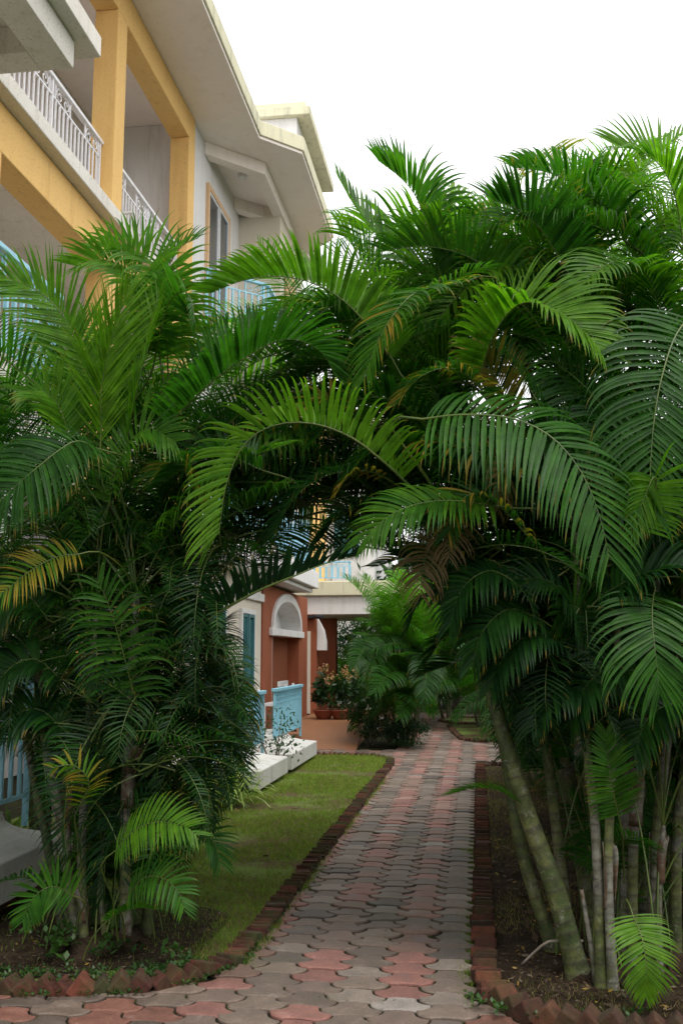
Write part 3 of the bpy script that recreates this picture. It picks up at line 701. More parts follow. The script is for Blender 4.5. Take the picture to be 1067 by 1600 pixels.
# ------------------------------------------------------------------ terracotta porch with arches, flat canopy and ramp
PO = (-3.4, 17.5, 0)
po = empty('entrance_porch', PO, 'terracotta porch with a white arch and flat pale canopy beyond the blue railing', 'porch')
def ppart(name, mb, mat, parent=po, bevel=0.01, label=None): return part(name, mb, mat, parent, bevel, org=PO, label=label)
def arch_wall(x0, x1, ya, yb, z0, zt, yo0, yo1, zs, za):
    # wall along Y with an arched opening between yo0 and yo1
    m = MB(); m.box(x0, x1, ya, yo0, z0, zt); m.box(x0, x1, yo1, yb, z0, zt)
    n = 20; cy = (yo0+yo1)/2; ry = (yo1-yo0)/2
    ar = [(cy-ry*math.cos(math.pi*k/n), zs+(za-zs)*math.sin(math.pi*k/n)**0.85 if 0 < k < n else zs) for k in range(n+1)]
    pol = [(yo0, zt)]+ar+[(yo1, zt)]
    for k in range(n):
        (p, q), (r, s_) = ar[k], ar[k+1]
        m.add([(x0, p, q), (x0, r, s_), (x0, r, zt), (x0, p, zt), (x1, p, q), (x1, r, s_), (x1, r, zt), (x1, p, zt)],
              [(0, 1, 2, 3), (7, 6, 5, 4), (0, 4, 5, 1), (3, 2, 6, 7)])
    return m, ar
m, ar = arch_wall(-3.95, -3.40, 15.93, 20.3, -0.03, 2.66, 16.72, 19.32, 1.93, 2.47)
ppart('wall', m, M['terra'], bevel=0)
m = MB()
n = len(ar)
for k in range(n-1):
    (p, q), (r, s_) = ar[k], ar[k+1]
    cy = 18.02; f = 1.13
    P2 = (cy+(p-cy)*1.10, 1.93+(q-1.93)*1.26); R2 = (cy+(r-cy)*1.10, 1.93+(s_-1.93)*1.26)
    q0, s0 = q-0.004, s_-0.004
    v = [(-3.95, p, q0), (-3.95, r, s0), (-3.355, r, s0), (-3.355, p, q0), (-3.355, R2[0], R2[1]), (-3.355, P2[0], P2[1]), (-3.398, R2[0], R2[1]), (-3.398, P2[0], P2[1])]
    m.add(v, [(0, 1, 2, 3), (3, 2, 4, 5), (5, 4, 6, 7)])
ppart('arch_trim', m, M['white'], bevel=0)
m = MB(); m.box(-3.90, -3.34, 16.45, 16.715, 1.83, 1.96); m.box(-3.90, -3.34, 16.718, 19.60, 1.835, 1.955); ppart('sill', m, M['white'], bevel=0.008)
m = MB(); m.box(-3.94, -3.41, 16.722, 16.80, 0.0, 1.83); ppart('jamb', m, M['white'])
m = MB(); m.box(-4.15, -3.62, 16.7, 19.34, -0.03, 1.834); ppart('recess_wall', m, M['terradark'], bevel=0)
m = MB(); m.box(-4.15, -3.75, 16.7, 19.34, 1.957, 2.65); ppart('arch_infill', m, M['grey'], bevel=0)
m = MB(); m.box(-3.75, -3.30, 20.85, 21.15, -0.03, 2.36); ppart('pillar', m, M['terra'])
m = MB(); m.box(-3.56, -3.42, 20.80, 20.848, 0.3, 2.0); ppart('pipe_cover', m, M['cream'], bevel=0.004)
m = MB(); m.prism([(-3.297, 1.60), (-3.10, 1.60), (-3.10, 1.78), (-3.15, 2.02), (-3.297, 2.30)], 20.9, 21.1, axis='y'); ppart('arch_stub', m, M['white'])
m = MB(); m.box(-3.74, -3.22, 23.3, 23.55, -0.03, 2.36); ppart('pillar', m, M['terra'])
m = MB(); m.box(-3.75, -1.2, 21.0, 25.2, 2.36, 2.75); ppart('canopy', m, M['white'])
m = MB(); m.box(-3.80, -1.1, 20.9, 25.3, 2.752, 3.06); ppart('parapet', m, M['fascia'], bevel=0.02)
# ramp
rp = MB(); rp.add([(-2.74, 16.28, 0.0), (-1.92, 16.28, 0.0), (-2.05, 18.8, 0.30), (-3.45, 18.8, 0.30), (-2.74, 16.28, -0.1), (-1.92, 16.28, -0.1), (-2.05, 18.8, -0.1), (-3.45, 18.8, -0.1)],
                  [(0, 1, 2, 3), (7, 6, 5, 4), (0, 4, 5, 1), (1, 5, 6, 2), (2, 6, 7, 3), (3, 7, 4, 0)])
tag(rp.build('ramp', M['terrace']), kind='structure')
rp = MB(); rp.box(-3.39, -1.9, 18.8, 25.0, -0.1, 0.297); tag(rp.build('terrace', M['terrace']), kind='structure')
cm = MB(); p = at(496, 963, Y=20.75)
cm.box(p[0]-0.22, p[0]-0.06, 20.70, 20.845, p[2]-0.03, p[2]+0.03); cm.tube([p+np.array([-0.1, 0, 0]), p+np.array([0.12, -0.06, -0.02])], [0.045, 0.05], 10)
tag(cm.build('security_camera', M['black'], None, tuple(p)), 'small dark wall camera under the end of the pale porch canopy', 'camera')
ch = MB(); p = at(447, 1068, X=-3.0)
# towel-like white bar behind the railing: a white garden chair back
ch.obox(p+np.array([-0.05, 0, -0.0]), (0.02, 0, 0), (0, 0.35, 0), (0, 0, 0.04)); ch.obox(p+np.array([-0.1, 0, -0.32]), (0.2, 0, 0), (0, 0.33, 0), (0, 0, 0.02))
for sx in (-0.28, 0.06):
    for sy in (-0.31, 0.31): ch.obox(np.array([p[0]+sx, p[1]+sy, (0.30+p[2]-0.30)/2 if sx < 0 else (0.30+p[2])/2]), (0.018, 0, 0), (0, 0.018, 0), (0, 0, (p[2]-0.6)/2 if sx < 0 else (p[2]-0.30)/2))
tag(ch.build('bench', M['white_frame'], None, (p[0], p[1], 0.3)), 'white seat showing above the blue ground floor railing', 'bench')

# ------------------------------------------------------------------ the house far beyond the canopy
FO = (-5, 30, 0)
fb = empty('far_house', FO, 'distant yellow and pale blue house with a blue balcony railing above the canopy', 'house')
def fpart(name, mb, mat, parent=fb, bevel=0.01): return part(name, mb, mat, parent, bevel, org=FO)
m = MB(); m.box(-12, -4.2, 28.6, 36, -0.03, 8.2); fpart('wall', m, M['cream'])
m = MB(); m.box(-5.15, -4.85, 28.3, 28.597, -0.03, 8.0); fpart('column', m, M['bluewall'])
m = MB(); m.box(-4.62, -4.25, 28.2, 28.597, -0.03, 8.0); fpart('column', m, M['yellow'])
m = MB(); m.box(-8, -3.3, 27.3, 28.19, 3.3, 3.52); fpart('balcony_slab', m, M['white'])
m = MB(); m.box(-4.18, -2.9, 29.3, 36, -0.03, 8.1); fpart('wall', m, M['white'])
f = MB()
f.box(-4.1, -3.35, 29.24, 29.297, 4.4, 5.9); w_ = fpart('window', f, M['teal'])
g_ = MB()
for i in range(3):
    for j in range(3): g_.box(-4.06+0.235*i, -3.87+0.235*i, 29.225, 29.237, 4.46+0.48*j, 4.88+0.48*j)
fpart('pane', g_, M['tealglass'], w_, 0)
railing('balcony_railing', (-4.9, 27.4), (-3.4, 27.4), 3.62, 4.05, M['bluemetal'], gap=0.16, barw=0.03, orn=False, grid=True, feet=0.1, parent=fb, org=FO)
m = MB(); m.box(-12.4, -2.4, 28.0, 36.5, 8.2, 8.5); fpart('roof', m, M['fascia'])

# ------------------------------------------------------------------ palms
def nrm(v): return v/(np.linalg.norm(v, axis=-1, keepdims=True)+1e-12)
def resample(C, n):
    d = np.linalg.norm(np.diff(C, axis=0), axis=1); s = np.concatenate([[0], np.cumsum(d)])
    t = np.linspace(0, s[-1], n)
    return np.stack([np.interp(t, s, C[:, k]) for k in range(3)], 1), s[-1]
def frond_data(leafpts, petpts, r, Lmax=0.5, nl=None, hint=(0, 0, 1), roll=0.0, V=30, droop=0.6, a0=80, a1=32, width=0.026, K=10,
               tone=0.5, yel=0.0, tipyel=0.28, r0=0.0072, gaps=0.03, fixhint=False, lprof=(0.72, 1.0, 0.46), stiff=1.0, asym=0.0, hook=1.0, mess=None, dead=False):
    if mess is None: mess = r.uniform(0.5, 1.2)
    leafpts = np.asarray(leafpts, float)
    if width is None: width = float(np.clip(Lmax*0.046*r.uniform(0.9, 1.15), 0.011, 0.026))
    C, L = resample(smoothcurve(leafpts, 40), 41)
    r0 = r0*min(1.0, 0.35+L/2.2)
    nl = int(nl*1.25) if nl else int(np.clip(L/0.0215, 22, 64))
    T = nrm(np.gradient(C, axis=0)); h = np.asarray(hint, float)
    N = np.zeros_like(T); n0 = h-T[0]*(T[0]@h)
    if np.linalg.norm(n0) < 1e-3: n0 = np.cross(T[0], [0, 1, 0])
    n0 = nrm(n0)
    for i in range(len(T)):
        if fixhint:
            n1 = h-T[i]*(T[i]@h)
            n0 = n1 if np.linalg.norm(n1) > 0.15 else n0
        n0 = n0-T[i]*(n0@T[i]); n0 = nrm(n0); N[i] = n0
    if roll:
        S = np.cross(T, N); N = N*math.cos(roll)+S*math.sin(roll)
    Cv, Cq, Cm, Cc = [], [], [], []
    # rachis + petiole tube
    if petpts is not None and len(petpts) > 1:
        pc = smoothcurve(np.vstack([petpts, leafpts[:1]]), 12)[:-1]
        tubeP = np.vstack([pc, C[::2]])
    else: tubeP = C[::2]; pc = tubeP[:0]
    tb = MB(); k = len(tubeP); kp = len(pc)
    rad = np.concatenate([np.linspace(1.5, 1.0, kp) if kp else [], np.linspace(1.0, 0.16, k-kp)])*r0
    tb.tube(tubeP, rad, 5, cap=False)
    tv = np.vstack(tb.v); tq = np.array(tb.f)
    # leaflets
    u = (np.arange(nl)+0.5)/nl
    out_v, out_c = [], []
    ts = np.linspace(0, 1, K+1)
    prof = np.interp(ts, [0, 0.1, 0.3, 0.55, 0.75, 0.9, 1], [0.42, 0.85, 1.0, 0.86, 0.5, 0.2, 0.02])
    for side in (-1, 1):
        uu = np.clip(u+r.normal(0, 0.25/nl, nl), 0.0, 1.0)
        keep = r.random(nl) > gaps
        uu = uu[keep]; m = len(uu); fi = uu*40; i0 = np.minimum(fi.astype(int), 39); w = (fi-i0)[:, None]
        B = C[i0]*(1-w)+C[i0+1]*w; t_ = nrm(T[i0]*(1-w)+T[i0+1]*w); n_ = nrm(N[i0]*(1-w)+N[i0+1]*w); s_ = np.cross(t_, n_)*side
        torn = np.where(r.random(m) < 0.03*mess, r.uniform(0.35, 0.8, m), 1.0)
        ln = torn*Lmax*np.interp(uu, [0, 0.3, 0.55, 1], [lprof[0], lprof[1], lprof[1]*0.97, lprof[2]])*(1+r.normal(0, 0.03*mess, m))*(1+asym*side)
        a = np.radians(np.interp(uu, [0, 0.5, 1], [a0, (a0+a1)/2+11, a1])+r.normal(0, mess*2.0, m))
        v = np.radians(V+5*np.sin(uu*r.uniform(4, 9)+r.uniform(0, 6))+r.normal(0, 2.5*mess, m))
        d = nrm(t_*np.cos(a)[:, None]+(s_*np.cos(v)[:, None]+n_*np.sin(v)[:, None])*np.sin(a)[:, None])
        wv = nrm(t_-d*np.sum(t_*d, 1, keepdims=True))
        tw = r.normal(0, 0.12*mess, m)[:, None]
        wv = nrm(wv*np.cos(tw)+np.cross(d, wv)*np.sin(tw))
        dr = 1.6*droop*(1+0.2*np.sin(uu*r.uniform(3, 8)+r.uniform(0, 6))+r.normal(0, 0.10*mess, m)).clip(0.2, 2)*(ln/0.5)
        hk = (0.9+r.normal(0, 0.3*mess, m)).clip(0, 2); P = B.copy(); pts = [P]; ds = [d]; ws = [wv]
        for q in range(K):
            tt = (q+0.5)/K
            g = (dr*(0.10+1.1*tt**1.6)/stiff+hook*(0.35+dr)*3.2*max(0, tt-0.70)*hk)*(7.0/K)*0.33
            d = nrm(d+np.array([0, 0, -1.])*g[:, None]); wv = nrm(wv-d*np.sum(wv*d, 1, keepdims=True))
            P = P+d*(ln/K)[:, None]; pts.append(P); ds.append(d); ws.append(wv)
        pts = np.stack(pts, 1); ds = np.stack(ds, 1); ws = np.stack(ws, 1)
        nn = np.cross(ds, ws)*side
        wd = (width*r.uniform(0.85, 1.15, m)*np.interp(uu, [0, 0.15, 0.8, 1], [0.7, 1, 0.85, 0.55])*0.92)[:, None]*prof[None, :]
        A = pts+ws*wd[..., None]/2+nn*wd[..., None]*0.16; D = pts-ws*wd[..., None]/2+nn*wd[..., None]*0.16
        VV = np.stack([A, pts, D], 2)                     # m,K+1,3,3
        CCo = np.zeros((m, K+1, 3, 4)); CCo[..., 3] = 1
        ly = (r.random(m) < yel)*r.uniform(0.6, 1, m) if yel < 1 else np.full(m, 0.95)
        ty = np.clip((ts-0.80)/0.16, 0, 1)[None, :]*(r.random(m) < tipyel)[:, None]
        CCo[..., 0] = np.clip(ly[:, None]*np.clip(0.35+ts*1.1, 0, 1)[None, :]+ty*0.9, 0, 1)[..., None]
        CCo[..., 1] = np.clip(tone+r.normal(0, 0.07, m), 0, 1)[:, None, None]
        if dead: CCo[..., 0] = 1.0
        CCo[..., 2] = 0.92+0*ts[None, :, None] if dead else (ts[None, :]*r.uniform(0.3, 1.0, m)[:, None])[..., None]
        out_v.append(VV.reshape(-1, 3)); out_c.append(CCo.reshape(-1, 4))
    LV = np.vstack(out_v); LC = np.vstack(out_c); nlf = len(LV)//(3*(K+1))
    base = np.arange(nlf)[:, None, None]*(3*(K+1))+np.arange(K)[None, :, None]*3
    q1 = np.concatenate([base+0, base+1, base+4, base+3], 2); q2 = np.concatenate([base+1, base+2, base+5, base+4], 2)
    Q = np.concatenate([q1.reshape(-1, 4), q2.reshape(-1, 4)])
    Vv = np.vstack([tv, LV]); Qq = np.vstack([tq, Q+len(tv)]); mi = np.concatenate([np.ones(len(tq)), np.zeros(len(Q))])
    Cc = np.vstack([np.tile([0, 0.5, 0, 1.0], (len(tv), 1)), LC])
    return Vv, Qq, mi, Cc, LV
def frond_obj(data, parent, org, name='frond', label=None):
    V_, Q, mi, C, _ = data
    me = fastmesh(name, V_-np.asarray(org), Q, mi, C, [M['frond'], M['rachis']])
    o = link(name, me, parent)
    if label: o['label'] = label
    return o
def stem_obj(pts, rad, parent, org, dry=0.35, name='trunk', seed=0, ring=0.085):
    r = np.random.default_rng(seed)
    C = smoothcurve(np.asarray(pts, float), 60); C, L = resample(C, max(20, int(L_ / 0.010) if (L_ := float(np.sum(np.linalg.norm(np.diff(C, axis=0), axis=1)))) else 20))
    k = len(C); s = np.linspace(0, L, k); rr = np.interp(s, np.linspace(0, L, len(rad)), rad)
    # node rings, closer together towards the foot
    pos = []; q = 0.05
    while q < L: pos.append(q); q += ring*(0.7+0.6*q/L)*r.uniform(0.75, 1.3)
    dd = np.min(np.abs(s[:, None]-np.array(pos)[None, :]), 1)
    rr = rr*(1+0.045*np.exp(-(dd/0.010)**2))*(1+0.5*np.exp(-s/0.06))
    c = np.zeros((k, 4)); c[:, 3] = 1; c[:, 0] = np.clip(dry+0.22*np.sin(s*7+r.uniform(0, 6)), 0, 0.85); c[:, 1] = np.exp(-(dd/0.007)**2)*0.85
    mb = MB(); mb.tube(C, rr, 10, 0, c, cap=True)
    return mb.build(name, M['stem'], parent, org, smooth=True)
SIL = [(-400, -900), (-400, 440), (0, 440), (40, 500), (80, 470), (130, 405), (165, 372), (265, 372), (300, 420), (335, 430), (375, 372), (470, 352), (520, 352), (532, 285), (575, 245), (640, 275), (690, 235), (740, 270), (800, 225), (860, 215), (930, 195), (1000, 215), (1067, 190), (1500, 150), (1500, -900)]
OPEN = [(350, 890), (388, 1000), (410, 1100), (398, 1230), (310, 1330), (262, 1420), (275, 1490), (-50, 1490), (-50, 1700), (1067, 1700), (1067, 1545), (885, 1500), (850, 1420), (772, 1180), (752, 1055), (706, 1010), (690, 955), (640, 905), (560, 876), (470, 872), (400, 895)]
WIN = [(268, 395), (435, 400), (435, 468), (330, 480), (262, 520)]
HOLE = [(735, 590), (812, 596), (808, 640), (740, 640)]
SIDE = [(-60, 1190), (48, 1200), (62, 1340), (70, 1400), (30, 1440), (-60, 1440)]
def bad(P, zones, tol=0.04):
    x, y = proj(P[::5]); n = len(x)
    for z in zones:
        if np.sum(inpoly(x, y, z)) > tol*n: return True
    return False
def free_curve(c, az, e0, L, bend, curl=0.0, n=9, pet=0.2):
    t = np.linspace(0, 1, n); P = [np.asarray(c, float)]
    for k in range(1, n):
        tt = (t[k]+t[k-1])/2; e = e0-bend*tt**1.35; a = az+curl*tt
        P.append(P[-1]+np.array([math.cos(a)*math.cos(e), math.sin(a)*math.cos(e), math.sin(e)])*L/(n-1))
    P = np.array(P); k = max(1, int(round(pet*(n-1))))
    return P[:k+1][:-1], P[k:]

class Clump:
    def __init__(s, name, base, label, group, seed):
        s.o = empty(name, tuple(base), label, 'palm', group); s.b = np.asarray(base, float); s.crowns = []; s.r = np.random.default_rng(seed); s.nf = 0; s.rest = []
    def stem(s, trace, rad, dry=0.35, crown=True, seed=0):
        P = [at(px, py, Y=Y) for px, py, Y in trace]
        P[0] = np.array([P[0][0], P[0][1], 0.0]) if abs(P[0][2]) < 0.25 else P[0]
        stem_obj(P, rad, s.o, s.b, dry, seed=seed)
        if crown: s.crowns.append(np.array(P[-1]))
    def put(s, data, label=None):
        # the first hundred fronds are parts of their own, the rest one part
        if s.nf < 100: frond_obj(data, s.o, s.b, label=label)
        else: s.rest.append(data)
        s.nf += 1
    def finish(s):
        if not s.rest: return
        off = 0; V_, Q, mi, C = [], [], [], []
        for d in s.rest: V_.append(d[0]); Q.append(d[1]+off); mi.append(d[2]); C.append(d[3]); off += len(d[0])
        o = frond_obj((np.vstack(V_), np.vstack(Q), np.concatenate(mi), np.vstack(C), None), s.o, s.b, name='foliage'); o['kind'] = 'stuff'
    def hero(s, trace, Lmax, anchor=None, label=None, **kw):
        P = np.array([at(px, py, Y=Y) for px, py, Y in trace]); T0 = nrm(P[1]-P[0])
        if anchor is None:
            tgt = P[0]-T0*0.45-np.array([0, 0, 0.12]); anchor = min(s.crowns, key=lambda c: np.linalg.norm(c-tgt))
        elif len(anchor) == 3 and not isinstance(anchor, np.ndarray): anchor = at(anchor[0], anchor[1], Y=anchor[2])
        d = np.linalg.norm(P[0]-anchor)
        pet = np.array([anchor, anchor*0.62+P[0]*0.38+np.array([0, 0, 0.12*d])-T0*0.08*d, P[0]-T0*0.22*d])
        s.put(frond_data(P, pet, s.r, Lmax, **kw), label)
    def fill(s, c, n, zones, Lr=(1.2, 1.9), er=(5, 82), ymin=4.95, tone=(0.15, 0.6), leaf=(0.38, 0.55), az0=None, azr=math.pi, K=7, bendr=(0.7, 1.5), tries=14, yel=0.06, tone_z=True, tol=0.04):
        r = s.r; off = r.uniform(0, 6.28)
        for k in range(n):
            for tr in range(tries):
                az = (off+k*2.4+r.normal(0, 0.35)) if az0 is None else az0+r.uniform(-azr, azr)
                if tr > 4: az = r.uniform(0, 6.28)
                e0 = R(er[0]+(er[1]-er[0])*((k+r.random())/n)); L = r.uniform(*Lr)*(1-0.035*tr)
                bend = r.uniform(*bendr)*(0.55+0.6*math.cos(e0))
                pp, lp = free_curve(c+np.array([r.normal(0, .02), r.normal(0, .02), r.normal(0, 0.05)]), az, e0, L, bend, r.normal(0, 0.35))
                if lp[:, 1].min() < ymin or lp[:, 2].min() < 0.12: continue
                if bad(np.vstack([lp]*5), zones[:2], 0.02): continue
                dta = frond_data(lp, pp, r, r.uniform(*leaf)*min(1, L/1.4), roll=r.normal(0, 0.3), V=r.uniform(12, 42), droop=r.uniform(0.55, 1.7), tone=float(np.clip(r.uniform(*tone)+(0.09*(lp[:, 2].mean()-2.2) if tone_z else 0), 0, 1)),  # tone climbs with height: skylit tops and shaded lower fronds put into leaf colour
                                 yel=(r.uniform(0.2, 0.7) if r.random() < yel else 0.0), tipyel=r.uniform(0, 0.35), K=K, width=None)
                if bad(dta[4], zones, tol): continue
                s.put(dta)
                break
    def shoots(s, pts, n, zones, hr=(0.4, 1.1), ymin=4.75, tone=(0.2, 0.7), spread=0.12, leaf0=0.5):
        # young suckers: thin petioles from the ground with small fronds
        r = s.r
        for k in range(n):
            for tr in range(12):
                b = np.array(pts[r.integers(len(pts))])+np.array([r.normal(0, spread), r.normal(0, spread), 0]); b[2] = 0.0
                az = r.uniform(0, 6.28); e0 = R(r.uniform(62, 88)); L = r.uniform(*hr)*1.45
                pp, lp = free_curve(b, az, e0, L, r.uniform(0.9, 2.0), r.normal(0, 0.3), pet=leaf0)
                if lp[:, 1].min() < ymin: continue
                dta = frond_data(lp, pp, r, r.uniform(0.2, 0.34), roll=r.normal(0, 0.3), V=r.uniform(5, 25), droop=r.uniform(0.4, 1.0), tone=r.uniform(*tone), K=5, width=0.02, r0=0.006, nl=int(np.clip(L*22, 14, 26)), tipyel=0.2)
                if bad(dta[4], zones, 0.05): continue
                s.put(dta)
                break
CANES = [(770, 1160), (800, 1190), (1100, 1190), (1100, 1500), (860, 1500)]
ALL = [SIL, OPEN, WIN, HOLE, SIDE]
ALLR = ALL+[CANES]
CAMV = (0.1, -1.0, 0.45)
def root_mound(cl, pts, rx, h, seed):
    # fibrous root mass and old leaf bases at the foot of the canes
    q = np.random.default_rng(seed); m = MB()
    for (x, y) in pts:
        n, k = 18, 6; V_ = []
        for i in range(k+1):
            e = i/k*math.pi/2
            for j in range(n):
                a = 2*math.pi*j/n; w = 1+0.18*math.sin(5*a+seed)+q.normal(0, 0.07)
                V_.append((x+rx*math.cos(e)*w*math.cos(a), y+rx*math.cos(e)*w*math.sin(a), 0.02+h*math.sin(e)*(1+q.normal(0, 0.08))))
        m.add(V_, [(i*n+j, i*n+(j+1) % n, (i+1)*n+(j+1) % n, (i+1)*n+j) for i in range(k) for j in range(n)], 0, (0.95, 0.7, 0, 1))
        for c in range(16):
            a = q.uniform(0, 6.28); r1 = rx*q.uniform(1.0, 1.7)
            m.tube([(x+rx*0.7*math.cos(a), y+rx*0.7*math.sin(a), h*0.7), (x+rx*1.05*math.cos(a), y+rx*1.05*math.sin(a), h*0.35), (x+r1*math.cos(a+q.normal(0, .2)), y+r1*math.sin(a+q.normal(0, .2)), 0.015)], [0.008, 0.007, 0.004], 5, 0, (0.98, 0.6, 0, 1))
    m.build('root_mass', M['soil'], cl.o, cl.b, smooth=True)

# ---------------- left clump
lc = Clump('areca_palm', (-1.95, 5.25, 0), 'tall many stemmed palm clump on the left lawn in front of the yellow building', 'palm clumps arching over the path', 101)
lc.stem([(125, 1482, 5.12), (105, 1350, 5.12), (85, 1230, 5.15), (68, 1130, 5.2), (55, 985, 5.3)], [0.028, 0.026, 0.024, 0.02], 0.5, seed=1)
lc.stem([(133, 1478, 5.05), (128, 1350, 5.05), (132, 1250, 5.1), (140, 1100, 5.15), (150, 960, 5.2)], [0.024, 0.022, 0.02, 0.017], 0.42, seed=2)
lc.stem([(198, 1466, 5.15), (196, 1300, 5.1), (200, 1180, 5.1), (206, 1060, 5.1), (214, 930, 5.15)], [0.028, 0.027, 0.027, 0.02], 0.62, seed=3)
lc.stem([(150, 1470, 5.3), (165, 1200, 5.35), (172, 930, 5.4), (166, 740, 5.4)], [0.03, 0.028, 0.026, 0.022], 0.1, seed=4)
lc.stem([(228, 1462, 5.4), (250, 1200, 5.5), (272, 960, 5.6), (290, 800, 5.6)], [0.03, 0.028, 0.024, 0.02], 0.15, seed=5)
lc.stem([(103, 1462, 5.4), (62, 1250, 5.5), (22, 1050, 5.6), (-15, 830, 5.7)], [0.028, 0.026, 0.022, 0.02], 0.2, seed=6)
lc.stem([(210, 1452, 5.6), (236, 1150, 5.7), (246, 900, 5.8), (256, 720, 5.8)], [0.03, 0.026, 0.024, 0.02], 0.1, seed=7)
lc.stem([(172, 1452, 5.6), (120, 1100, 5.75), (98, 850, 5.8), (88, 700, 5.8)], [0.03, 0.026, 0.024, 0.02], 0.1, seed=8)
lc.stem([(168, 1475, 5.1), (158, 1400, 5.12), (160, 1320, 5.15)], [0.016, 0.014, 0.011], 0.3, seed=9)
lc.stem([(118, 1470, 5.2), (100, 1400, 5.25), (86, 1320, 5.3)], [0.02, 0.018, 0.013], 0.2, seed=10)
LG = [(-1.95, 5.15, 0), (-1.8, 5.3, 0), (-2.15, 5.2, 0)]
# traced fronds (each has its own distance, length and leaf size)
lc.hero([(262, 665, 5.0), (330, 598, 4.95), (395, 552, 4.95), (450, 530, 5.0), (500, 548, 5.05), (525, 590, 5.1)], 0.40, V=44, hook=1.8, mess=0.5, droop=0.35, tone=0.42, hint=(-0.2, -0.5, 1), width=0.03, nl=46, label='big dark frond leaning over the path')
lc.hero([(158, 690, 4.95), (160, 600, 4.9), (178, 520, 4.88), (200, 455, 4.9)], 0.42, V=38, droop=0.15, tone=0.95, a0=40, a1=14, hint=(0.6, -1, 0.3), width=0.017, nl=44, hook=0.6, mess=2.0, label='bright young upright frond')
lc.hero([(196, 700, 5.0), (214, 610, 4.95), (236, 530, 4.95), (250, 470, 4.98)], 0.40, V=35, droop=0.2, tone=0.82, a0=42, a1=16, hint=(-0.7, -1, 0.3), width=0.017, nl=40, hook=0.7, mess=1.8)
lc.hero([(140, 690, 5.05), (122, 600, 5.0), (98, 530, 5.0), (70, 480, 5.0)], 0.38, V=30, droop=0.3, tone=0.75, a0=46, a1=18, hint=(0.7, -1, 0.4), width=0.017, nl=40, hook=0.7, mess=1.6)
lc.hero([(150, 620, 5.0), (120, 530, 4.95), (70, 462, 4.9), (-10, 425, 4.9)], 0.36, V=20, droop=0.25, tone=0.8, a0=58, a1=20, hint=CAMV, width=0.02, nl=44)
lc.hero([(250, 560, 5.25), (236, 480, 5.2), (205, 425, 5.15), (160, 405, 5.1), (120, 415, 5.05)], 0.36, V=40, droop=0.7, tone=0.8, hint=(0, -0.4, 1), width=0.027, nl=38)
lc.hero([(262, 560, 5.3), (268, 490, 5.25), (250, 425, 5.2), (205, 388, 5.2), (150, 392, 5.2)], 0.36, V=35, droop=0.9, tone=0.7, hint=(0.3, -0.4, 1), width=0.027, nl=38)
lc.hero([(245, 545, 5.2), (262, 478, 5.1), (285, 455, 5.0), (300, 470, 4.9), (304, 505, 4.85)], 0.26, V=12, droop=0.6, tone=0.5, hint=CAMV, width=0.02, nl=34, label='pale frond seen from its face')
lc.hero([(225, 540, 5.4), (250, 450, 5.4), (280, 390, 5.4), (310, 372, 5.4)], 0.30, V=30, droop=0.9, tone=0.35, hint=(-0.3, -0.4, 1), nl=30, width=0.02)
lc.hero([(150, 700, 4.75), (116, 690, 4.65), (62, 728, 4.55), (12, 772, 4.5), (-30, 815, 4.5)], 0.36, V=10, droop=0.75, tone=0.28, hint=(0.1, -0.7, 0.8), width=0.021, tipyel=0.6, nl=40, label='frond with yellowing leaf tips at the left edge')
lc.hero([(110, 690, 4.9), (95, 640, 4.85), (70, 612, 4.8), (40, 615, 4.75)], 0.3, V=20, droop=0.5, tone=0.75, hint=(0.4, -0.7, 0.7), width=0.02, tipyel=0.5, nl=26, a0=50)
lc.hero([(170, 790, 5.0), (190, 710, 4.95), (230, 670, 4.9), (275, 690, 4.85)], 0.33, V=25, droop=0.8, tone=0.62, hint=(0, -0.5, 1), width=0.022, tipyel=0.4, nl=32)
lc.hero([(124, 866, 4.75), (90, 870, 4.68), (48, 892, 4.6), (8, 924, 4.55), (-25, 952, 4.5)], 0.19, V=8, droop=0.9, tone=0.7, yel=0.72, hint=(0.1, -0.7, 0.7), width=0.014, nl=28, label='frond turning orange yellow')
lc.hero([(212, 1095, 4.95), (190, 1010, 4.85), (170, 945, 4.78), (152, 905, 4.75)], 0.30, V=10, droop=1.2, tone=0.5, hint=CAMV, width=0.022, nl=18)
lc.hero([(330, 820, 5.1), (300, 760, 5.0), (275, 720, 4.95), (240, 745, 4.9)], 0.24, V=25, droop=0.8, tone=0.6, yel=0.6, hint=(0, -0.4, 1), nl=26, width=0.02)
lc.hero([(270, 1010, 5.1), (330, 965, 5.0), (400, 925, 4.95), (460, 900, 4.95), (510, 880, 5.0), (560, 868, 5.05)], 0.24, V=55, droop=1.1, tone=0.03, hint=(0, 0, 1), width=0.028, nl=36, r0=0.014, asym=0.0, label='frond across the arch, leaves coloured near black as a silhouette')  # near-black tone paints the silhouette into the leaf colour
lc.hero([(180, 1330, 4.75), (208, 1300, 4.70), (245, 1284, 4.65), (290, 1292, 4.6), (308, 1305, 4.58)], 0.19, V=5, droop=0.7, tone=0.75, hint=(0, -0.6, 0.8), width=0.02, nl=24, r0=0.006, anchor=(185, 1470, 5.0), label='small bright frond near the ground')
lc.hero([(200, 1400, 4.75), (225, 1372, 4.7), (255, 1372, 4.66), (280, 1395, 4.62), (290, 1425, 4.6)], 0.16, V=5, droop=0.8, tone=0.55, hint=(0, -0.6, 0.8), width=0.018, nl=22, r0=0.006, anchor=(195, 1470, 5.0))
lc.hero([(115, 1400, 4.8), (85, 1385, 4.72), (55, 1400, 4.66), (35, 1440, 4.62)], 0.16, V=5, droop=0.6, tone=0.5, hint=CAMV, width=0.018, nl=20, r0=0.006, anchor=(118, 1470, 5.0))
